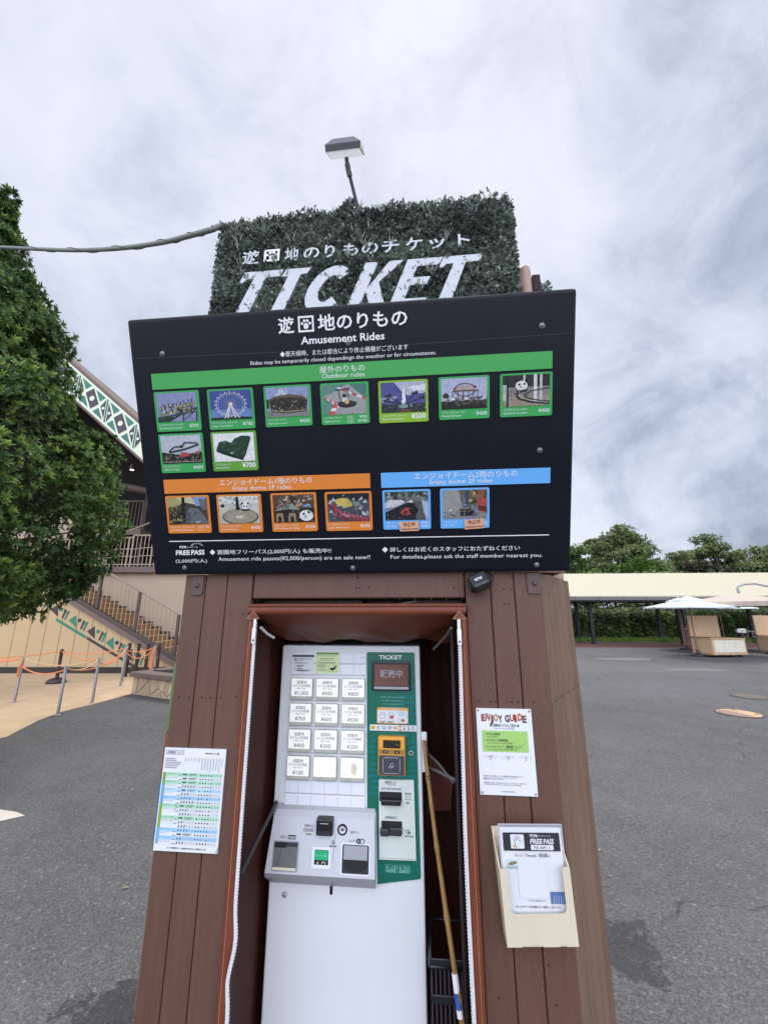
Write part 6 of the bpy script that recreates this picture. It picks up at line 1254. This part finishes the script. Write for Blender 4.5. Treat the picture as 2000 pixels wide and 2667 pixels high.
def parasol(name, label, x, y, apex, edge, r, rot=0, tier=None, mat_='umb_white', group=None, sides=8):
    t = thing(name, label, 'parasol', (x, y, 0), group=group)
    mb = MB(); mb.tube([(x, y, .03), (x, y, apex + .02)], .024, 'pole_wood', 10); mb.lathe([(.03, apex + .02), (.02, apex + .06), (0, apex + .07)], (x, y, 0), 'umb_white', 8); mb.build('pole', t)
    mb = MB(); mb.lathe([(.0, 0), (.27, 0), (.27, .05), (.05, .07), (.04, .25)], (x, y, .004), 'black_soft', 20); mb.build('base', t)
    def canopy(r0, r1, z0, z1, dip, nm):
        v = []; f = []; rings = 5; n = sides * 4
        for i in range(rings + 1):
            q = i / rings
            for j in range(n):
                a = rot + 6.28318 * j / n; k_ = (j % 4) / 4; fac = 1 - .055 * math.sin(math.pi * k_) * (1 if sides >= 8 else 0)
                if sides == 4: am = (a - rot) % (math.pi / 2) - math.pi / 4; fac = .7071 / math.cos(am) if False else 1 / (math.sqrt(2) * math.cos(am)) * 1.0
                rr_ = (r0 + (r1 - r0) * q) * fac; v.append((x + rr_ * math.cos(a), y + rr_ * math.sin(a), z0 + (z1 - z0) * (q ** .92) - dip * math.sin(math.pi * k_) * q))
        for i in range(rings):
            for j in range(n): a, b = i * n + j, i * n + (j + 1) % n; f.append((a, a + n, b + n, b))
        e = rings * n; dv = len(v)
        for j in range(n): p = v[e + j]; v.append((p[0] + (p[0] - x) * .004, p[1] + (p[1] - y) * .004, p[2] - (.05 if mat_ == 'umb_white' else .17)))
        for j in range(n): f.append((e + j, dv + j, dv + (j + 1) % n, e + (j + 1) % n))
        b_ = MB(); b_.add(v, f, mat_, False); return b_.build(nm, t)
    if tier: canopy(.30, r, apex - .17, edge + .05, .012, 'canopy'); canopy(.02, tier, apex, apex - .16, .01, 'vent_canopy')
    else: canopy(.02, r, apex, edge + .17, .01, 'canopy')
    for j in range(sides): a = rot + 6.28318 * j / sides; mb = MB(); mb.tube([(x, y, apex - .2), (x + r * .94 * math.cos(a), y + r * .94 * math.sin(a), edge + .05 + (0 if tier else .1))], .010, 'pole_wood', 5); mb.build('rib', t)
    return t
parasol('parasol', 'white two tier parasol standing left of the tan cart', 12.3, 16.69, 2.31, 1.83, 1.56, .2, .52, group='white parasols')
parasol('parasol', 'white two tier parasol standing behind the nearer white one', 14.02, 19.65, 2.35, 1.86, 1.50, .1, .52, group='white parasols')
parasol('parasol', 'white parasol mostly hidden behind the beige one', 16.3, 20.2, 2.30, 1.84, 1.5, .3, .5, group='white parasols')
def cantilever():
    x, y = 14.25, 16.5
    t = thing('cantilever_parasol', 'large beige cantilever parasol hung from a curved grey arm', 'parasol', (x, y, 0))
    r = 1.98; apex = 2.42; ez = 2.06; v = []; f = []; n = 8
    N = 32; rot = R(-90 - 8)
    rings = 5
    for i in range(rings + 1):
        q = i / rings
        for j in range(N):
            a = rot + 6.28318 * j / N; am = (a - rot) % (math.pi / 2) - math.pi / 4; fac = 1 / (math.sqrt(2) * math.cos(am)); rr_ = .02 + (r - .02) * q * fac; v.append((x + rr_ * math.cos(a), y + rr_ * math.sin(a), apex + (ez - apex) * q + .02 * math.sin(q * 3.14)))
    for i in range(rings):
        for j in range(N): a, b = i * N + j, i * N + (j + 1) % N; f.append((a, a + N, b + N, b))
    mb = MB(); mb.add(v, f, 'umb_beige'); cn = mb.build('canopy', t)
    v2 = []; f2 = []; e = rings * N; m_ = 4 * N
    for j in range(m_):
        p = Vector(v[e + j // 4]); p2 = Vector(v[e + (j // 4 + 1) % N]); c = p.lerp(p2, (j % 4) / 4); o = (c - Vector((x, y, c.z))).normalized(); wv = .035 * math.sin(j * 1.7); v2 += [(c.x, c.y, c.z), (c.x + o.x * wv, c.y + o.y * wv, c.z - .17)]
    for j in range(m_): a, b = 2 * j, 2 * ((j + 1) % m_); f2.append((a, a + 1, b + 1, b))
    mb = MB(); mb.add(v2, f2, 'umb_beige', True); mb.build('valance', cn)
    for i in range(8): a = rot + i * math.pi / 4; rr_ = r * (1 if i % 2 == 0 else .7071) * .97; mb = MB(); mb.tube([(x, y, apex - .03), (x + rr_ * math.cos(a), y + rr_ * math.sin(a), ez - .03)], .012, 'arm_grey', 5); mb.build('rib', t)
    mb = MB(); mb.lathe([(.0, .10), (.05, .08), (.05, -.02), (.03, -.06)], (x, y, apex + .04), 'arm_grey', 10); mb.lathe([(.0, .0), (.05, -.01), (.04, -.14), (.0, -.16)], (x, y, apex - .02), 'arm_grey', 10); mb.build('hub', t)
    mb = MB(); pts = [(x - .02, y, apex + .10), (x - .02, y, apex + .20), (x + .06, y, apex + .27), (x + .3, y + .02, apex + .34), (x + .75, y + .03, apex + .37), (x + 1.25, y + .05, apex + .27), (x + 1.7, y + .07, apex + .06), (x + 2.15, y + .1, apex - .5), (x + 2.35, y + .1, 1.0), (x + 2.4, y + .1, .1)]; mb.tube(pts, .038, 'arm_grey', 10); mb.build('arm', t)
    mb = MB(); mb.box((x + 2.0, y - .3, .004), (x + 2.8, y + .5, .09), 'black_soft'); mb.build('base', t)
cantilever()

def carts():
    F = Matrix.Translation((12.46, 16.07, 0)) @ Matrix.Rotation(R(7.85), 4, 'Z')
    t = thing('sales_cart', 'tan sales cart with a tall back board and three cream front panels', 'sales cart', (0, 0, 0), F, 'tan sales carts in the yard')
    L_, D_ = 1.46, .92; zb, zt = .13, .70
    mb = MB(); mb.rbox((0, .0, zb), (L_, D_, zt - .035), 'cart', .012, 1); body = mb.build('body', t)
    mb = MB(); mb.rbox((-.02, -.03, zt - .033), (L_ + .02, D_ - .06, zt), 'cart', .008, 1); mb.build('counter', t)
    mb = MB(); mb.rbox((-.02, -.02, zb - .035), (L_ + .04, D_, zb - .002), 'cart', .008, 1); mb.build('chassis', t)
    for i in range(3): a = .09 + i * .435; mb = MB(); mb.box((a, -.012, zb + .06), (a + .425, -.001, zt - .075), 'cart_panel'); mb.build('front_panel', body)
    mb = MB(); mb.rbox((-.01, D_ - .05, zt + .002), (1.36, D_, 1.54), 'cart', .006, 1); mb.build('back_board', t)
    mb = MB(); m2 = MB()
    for i in range(9):
        y0 = .02 + i * .098
        mb.add([(-.024, y0, zt + .004), (-.024, y0 + .09, zt + .004), (-.024, y0 + .045, zt + .058)], [(0, 2, 1)], 'post_brown'); mb.add([(-.018, y0, zt + .004), (-.018, y0 + .09, zt + .004), (-.018, y0 + .045, zt + .058)], [(0, 1, 2)], 'post_brown')
        m2.add([(-.0245, y0, zb - .004), (-.0245, y0 + .09, zb - .004), (-.0245, y0 + .045, zb - .06)], [(0, 1, 2)], 'nosing'); m2.add([(-.0245, y0 + .05, zb + .0), (-.0245, y0 + .13, zb + .0), (-.0245, y0 + .09, zb - .05)], [(0, 1, 2)], 'post_brown')
    mb.build('zigzag_trim', t); m2.build('zigzag_trim', t)
    for x, y in ((.22, .16), (.85, .12), (1.28, .16), (.22, .8), (1.28, .8)):
        mb = MB(); mb.v = []; mb.tube([(x - .025, y, .062), (x + .025, y, .062)], .06, 'rubber', 14); w_ = mb.build('wheel', t)
    c = copy_tree(t); c.matrix_world = Matrix.Translation((15.85, 16.95, 0)) @ Matrix.Rotation(R(4), 4, 'Z'); c['label'] = 'tan sales cart cut off by the right edge of the view'
    # lattice rack by the posts and crates behind the cart
    x, y = 15.75, 22.2
    t = thing('lattice_rack', 'small brown lattice rack standing beside the double black posts', 'rack', (x, y, 0))
    mb = MB()
    for i in range(6): mb.box((x + i * .09, y, .0), (x + i * .09 + .035, y + .03, .9 + .12 * (i % 3 == 0)), 'pole_wood')
    mb.build('uprights', t); mb = MB()
    for z in (.06, .45, .8): mb.box((x - .03, y - .032, z), (x + .53, y - .002, z + .05), 'pole_wood')
    mb.build('crossbars', t)
    x, y = 15.9, 18.6
    t = thing('trolley', 'flat trolley behind the tan cart carrying two crates', 'trolley', (x, y, 0)); mb = MB(); mb.box((x - .1, y, .55), (x + 1.0, y + .5, .60), 'black_soft'); mb.build('platform', t)
    for i in range(4): mb = MB(); a, b = x - .08 + .98 * (i % 2), y + .02 + .44 * (i // 2); mb.tube([(a + .04, b, 0), (a + .04, b, .55)], .02, 'steel', 8); mb.build('leg', t)
    for la, a, w_, h in (('grey wire crate on the trolley, right of the dark one', x + .45, .42, .26), ('dark crate with a pale bundle on the trolley', x + .0, .30, .30)):
        o = thing('crate', la, 'crate', (a, y + .1, .602)); mb = MB(); mb.frame(a, a + w_, .602, .602 + h, .035, y + .1, 'steel'); mb.frame(a, a + w_, .602, .602 + h, .035, y + .4, 'steel'); mb.box((a + .01, y + .105, .605), (a + w_ - .01, y + .39, .605 + h * .6), 'black_soft'); mb.build('basket', o)
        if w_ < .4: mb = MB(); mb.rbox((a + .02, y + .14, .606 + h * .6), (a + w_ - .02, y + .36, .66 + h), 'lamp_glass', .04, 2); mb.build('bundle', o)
carts()

def covers():
    rnd = random.Random(9)
    for x, y, r, la in ((7.3, 8.70, .30, 'round grey iron manhole cover with a grid, the farther one'), (5.88, 7.30, .30, 'round manhole cover painted orange and brown, the nearer one')):
        t = thing('manhole_cover', la, 'manhole cover', (x, y, .0)); g = y > 8
        mb = MB(); mb.lathe([(r + .03, .004), (r + .03, .012), (r + .004, .012), (r + .004, .005)], (x, y, 0), 'iron_rim', 36); mb.build('rim', t)
        mb = MB(); mb.lathe([(0, .009), (r, .009), (r, .004)], (x, y, 0), 'black_soft' if g else 'iron_or', 36); pl = mb.build('plate', t)
        mb = MB()
        if g:
            for i in range(-7, 8):
                for j in range(-7, 8):
                    a, b = i * .042, j * .042
                    if math.hypot(abs(a) + .018, abs(b) + .018) < r: mb.box((x + a - .012, y + b - .009, .0095), (x + a + .012, y + b + .009, .017), 'iron')
            mb.build('grip_pattern', pl)
        else:
            mb.poly([(x + r * .97 * math.cos(R(a)), y + r * .97 * math.sin(R(a)), .013) for a in range(110, 285, 12)] + [(x + .03, y - .1, .013), (x - .02, y + .06, .013)], 'iron_br')
            for i in range(16): a = rnd.uniform(0, 6.28); q = rnd.uniform(.05, .25); mb.slab([(x + q * math.cos(a) + .02 * math.cos(b), y + q * math.sin(a) + .012 * math.sin(b)) for b in (0, 1.5, 3, 4.6)], .0095, .016, rnd.choice(['iron', 'iron_br', 'mark']))
            mb.build('cast_design', pl)
covers()

def hedge():
    def row(name, label, cat, x0, x1, yc, depth, h, n, m, size, seed, kind=None, lo=.0):
        g = np.random.default_rng(seed); xs = g.uniform(x0, x1, n); zs = lo + (h - lo) * g.random(n) ** .8
        yy = -np.abs(g.normal(0, .35, n)) * depth * .35; yf = yc - .055 * (xs - 11)
        lump = .22 * np.sin(xs * 2.3) + .14 * np.sin(xs * 5.1 + 1) + .10 * np.sin(zs * 6 + xs * 3)
        zs = np.minimum(zs, h + .25 * np.sin(xs * 1.3) + .16 * np.sin(xs * 3.7 + 2) + .12 * np.sin(xs * 9)); top = zs > h * .82
        P = np.stack([xs, yf - lump - yy * 1.0, zs], 1); P[:, 1] += np.where(top, g.uniform(0, depth, n), g.uniform(0, .5, n))
        D = np.stack([g.normal(0, .7, n), -np.abs(g.normal(.5, .4, n)), g.normal(.15, .6, n)], 1); U = np.stack([g.normal(0, .5, n), -np.ones(n) * .5, np.ones(n) * .9], 1)
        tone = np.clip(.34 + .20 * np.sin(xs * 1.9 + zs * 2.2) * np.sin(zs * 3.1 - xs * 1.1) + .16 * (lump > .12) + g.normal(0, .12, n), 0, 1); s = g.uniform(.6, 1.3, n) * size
        o = leaf_mesh(name, P - np.array((x0, yc, 0)), D, U, s, s * .3, tone, m, None, 4); o.location = (x0, yc, 0)
        core = MB(); core.box((x0, yc + .6, 0), (x1, yc + .62, h * .9), 'dark_in')
        return tag(o, label, cat, kind=kind)
    row('hedge', 'long bushy green hedge running behind the covered walkway', 'hedge', 2, 36, 26.0, 1.6, 1.9, 50000, 'leaf_hedge', .20, 1)
    row('shrubbery', 'dark taller shrubbery behind the hedge', 'shrubs', 0, 42, 29.5, 2.5, 4.5, 34000, 'leaf_far', .32, 2, 'stuff')
    g = np.random.default_rng(4); n = 5200; xs = g.uniform(4, 36, n); P = np.stack([xs, 24.7 - .055 * (xs - 11) + g.uniform(-.35, .4, n), g.uniform(0, .05, n)], 1)
    o = leaf_mesh('grass', P, np.stack([g.normal(0, .4, n), g.normal(-.2, .3, n), np.ones(n)], 1), np.stack([g.normal(0, 1, n), -np.ones(n), np.zeros(n)], 1), g.uniform(.15, .35, n), np.full(n, .018), g.uniform(.4, .9, n), 'leaf_lime', None, 4); tag(o, 'strip of rough grass at the foot of the hedge', 'grass', kind='stuff')
hedge()

def far_tree(name, label, base, clumps, m, n, size, seed, flat=.55, trunk=.22, limb=True, dens=1):
    g = np.random.default_rng(seed); t = thing(name, label, 'tree', (base[0], base[1], 0)); fork = min(c[2] for c in clumps) - .3
    mb = MB(); mb.tube([(base[0], base[1], 0), (base[0] + .1, base[1], fork * .6), (base[0], base[1], fork + .6)], [trunk, trunk * .8, trunk * .5], 'bark', 9); mb.build('trunk', t)
    if limb:
        mb = MB()
        for c in clumps: a = Vector((base[0], base[1], fork * .7)); b = Vector((c[0], c[1], c[2] - c[3] * flat * .3)); mid = a.lerp(b, .55) + Vector((0, 0, .45)); mb.tube([a, mid, b], [trunk * .45, trunk * .25, .03], 'bark', 6)
        for c in clumps:
            for i in range(4): a = g.uniform(0, 6.28); b = Vector((c[0], c[1], c[2] - c[3] * flat * .3)); mb.tube([b, b + Vector((c[3] * .7 * math.cos(a), c[3] * .7 * math.sin(a), c[3] * flat * .35))], [.035, .012], 'bark', 4)
        mb.build('limbs', t)
    P, D, U, T = [], [], [], []; vol = sum(c[3] ** 2 for c in clumps)
    for c in clumps:
        k_ = int(n * c[3] ** 2 / vol); sub = 12; cc = rdir(sub) * g.uniform(.45, .95, (sub, 1)) * np.array((c[3], c[3], c[3] * flat)); cc[:, 2] = np.abs(cc[:, 2]) * .9 - c[3] * flat * .15; sel = g.integers(0, sub, k_); st = g.uniform(-.12, .16, sub)
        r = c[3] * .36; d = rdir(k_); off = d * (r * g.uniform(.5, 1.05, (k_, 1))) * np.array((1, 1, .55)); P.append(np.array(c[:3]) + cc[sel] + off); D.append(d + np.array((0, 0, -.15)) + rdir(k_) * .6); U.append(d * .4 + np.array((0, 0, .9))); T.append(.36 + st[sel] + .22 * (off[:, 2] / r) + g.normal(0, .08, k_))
    P = np.concatenate(P); s = g.uniform(.6, 1.4, len(P)) * size
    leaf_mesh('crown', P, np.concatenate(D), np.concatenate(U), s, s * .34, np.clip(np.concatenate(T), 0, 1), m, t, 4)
def far_trees():
    g = np.random.default_rng(21)
    def dome(cx, cy, cz, w, h, n, r): 
        out = []
        for i in range(n): a = g.uniform(0, 6.283); q = math.sqrt(g.random()); x = cx + w * q * math.cos(a); out.append((x, cy + w * .8 * q * math.sin(a), cz + h * (1 - q ** 2.2) * g.uniform(.45, 1.0), r * g.uniform(.75, 1.2)))
        return out
    far_tree('spreading_tree', 'tall rounded green tree above the left part of the cream roof', (24.6, 42), dome(24.5, 42, 5.6, 4.5, 4.6, 38, 1.2), 'leaf_far', 15000, .27, 31)
    far_tree('spreading_tree', 'wide flat topped dark tree above the right part of the cream roof', (35.4, 42), dome(33.6, 42, 5.6, 3.8, 4.0, 26, 1.2) + dome(37.8, 42, 5.5, 3.2, 3.0, 18, 1.15), 'leaf_far', 15500, .27, 32, flat=.42)
    far_tree('spreading_tree', 'dark tree cut off at the right edge of the view', (43.2, 42.5), dome(42.6, 42.5, 5.6, 3.2, 4.6, 24, 1.25), 'leaf_far', 12000, .27, 33, flat=.42)
    far_tree('lime_bush', 'bright lime green bushy tree just above the cream roof', (22.2, 35), dome(21.9, 35, 3.9, 2.7, 2.3, 18, 1.0), 'leaf_lime', 10000, .22, 34, flat=.8)
    far_tree('lime_bush', 'yellow green leafy tree next to the edge of the price board', (18.0, 37), dome(17.2, 37, 4.6, 1.9, 3.4, 13, .95), 'leaf_lime', 6500, .22, 35, flat=.8)
    far_tree('rusty_tree', 'dull olive brown tree low between the two big green trees', (27.8, 36), dome(28.2, 36, 4.6, 2.9, 1.2, 14, .9), 'leaf_rust', 6500, .22, 36, flat=.55)
    far_tree('backdrop_tree', 'dark green tree behind the right end of the cream roof', (37, 46), dome(37, 46, 4.2, 4.5, 1.6, 12, 1.5), 'leaf_far', 6000, .34, 37, flat=.6)
    far_tree('backdrop_tree', 'tree hidden behind the kiosk at the end of the walkway', (8, 40), dome(8, 40, 5.2, 3.5, 2.6, 12, 1.4), 'leaf_far', 6000, .34, 38, flat=.6)
far_trees()

def litter():
    rnd = random.Random(12); proto = None
    for x, y in ((-1.95, 3.35), (-2.35, 4.3), (-1.55, 2.9), (-2.6, 3.1), (-1.9, 4.9), (1.75, 2.75), (2.3, 4.6), (1.5, 3.3), (2.9, 3.4)):
        if proto is None:
            mb = MB(); mb.add([(-.022, 0, .004), (-.006, .009, .009), (.024, .002, .005), (-.004, -.009, .008)], [(0, 3, 2, 1)], mat('dry_leaf', (.42, .33, .20), .8, .2)); proto = single(mb, 'fallen_leaf', 'small pale dry leaf fallen on the open asphalt', 'leaf', (0, 0, 0), I4, 'dry leaves scattered on the asphalt'); o = proto
        else: o = proto.copy(); COL.objects.link(o)
        o.location = (x, y, .002); o.rotation_euler = (rnd.uniform(-.2, .2), rnd.uniform(-.2, .2), rnd.uniform(0, 6)); o.scale = (rnd.uniform(.6, 1.2),) * 3
litter()
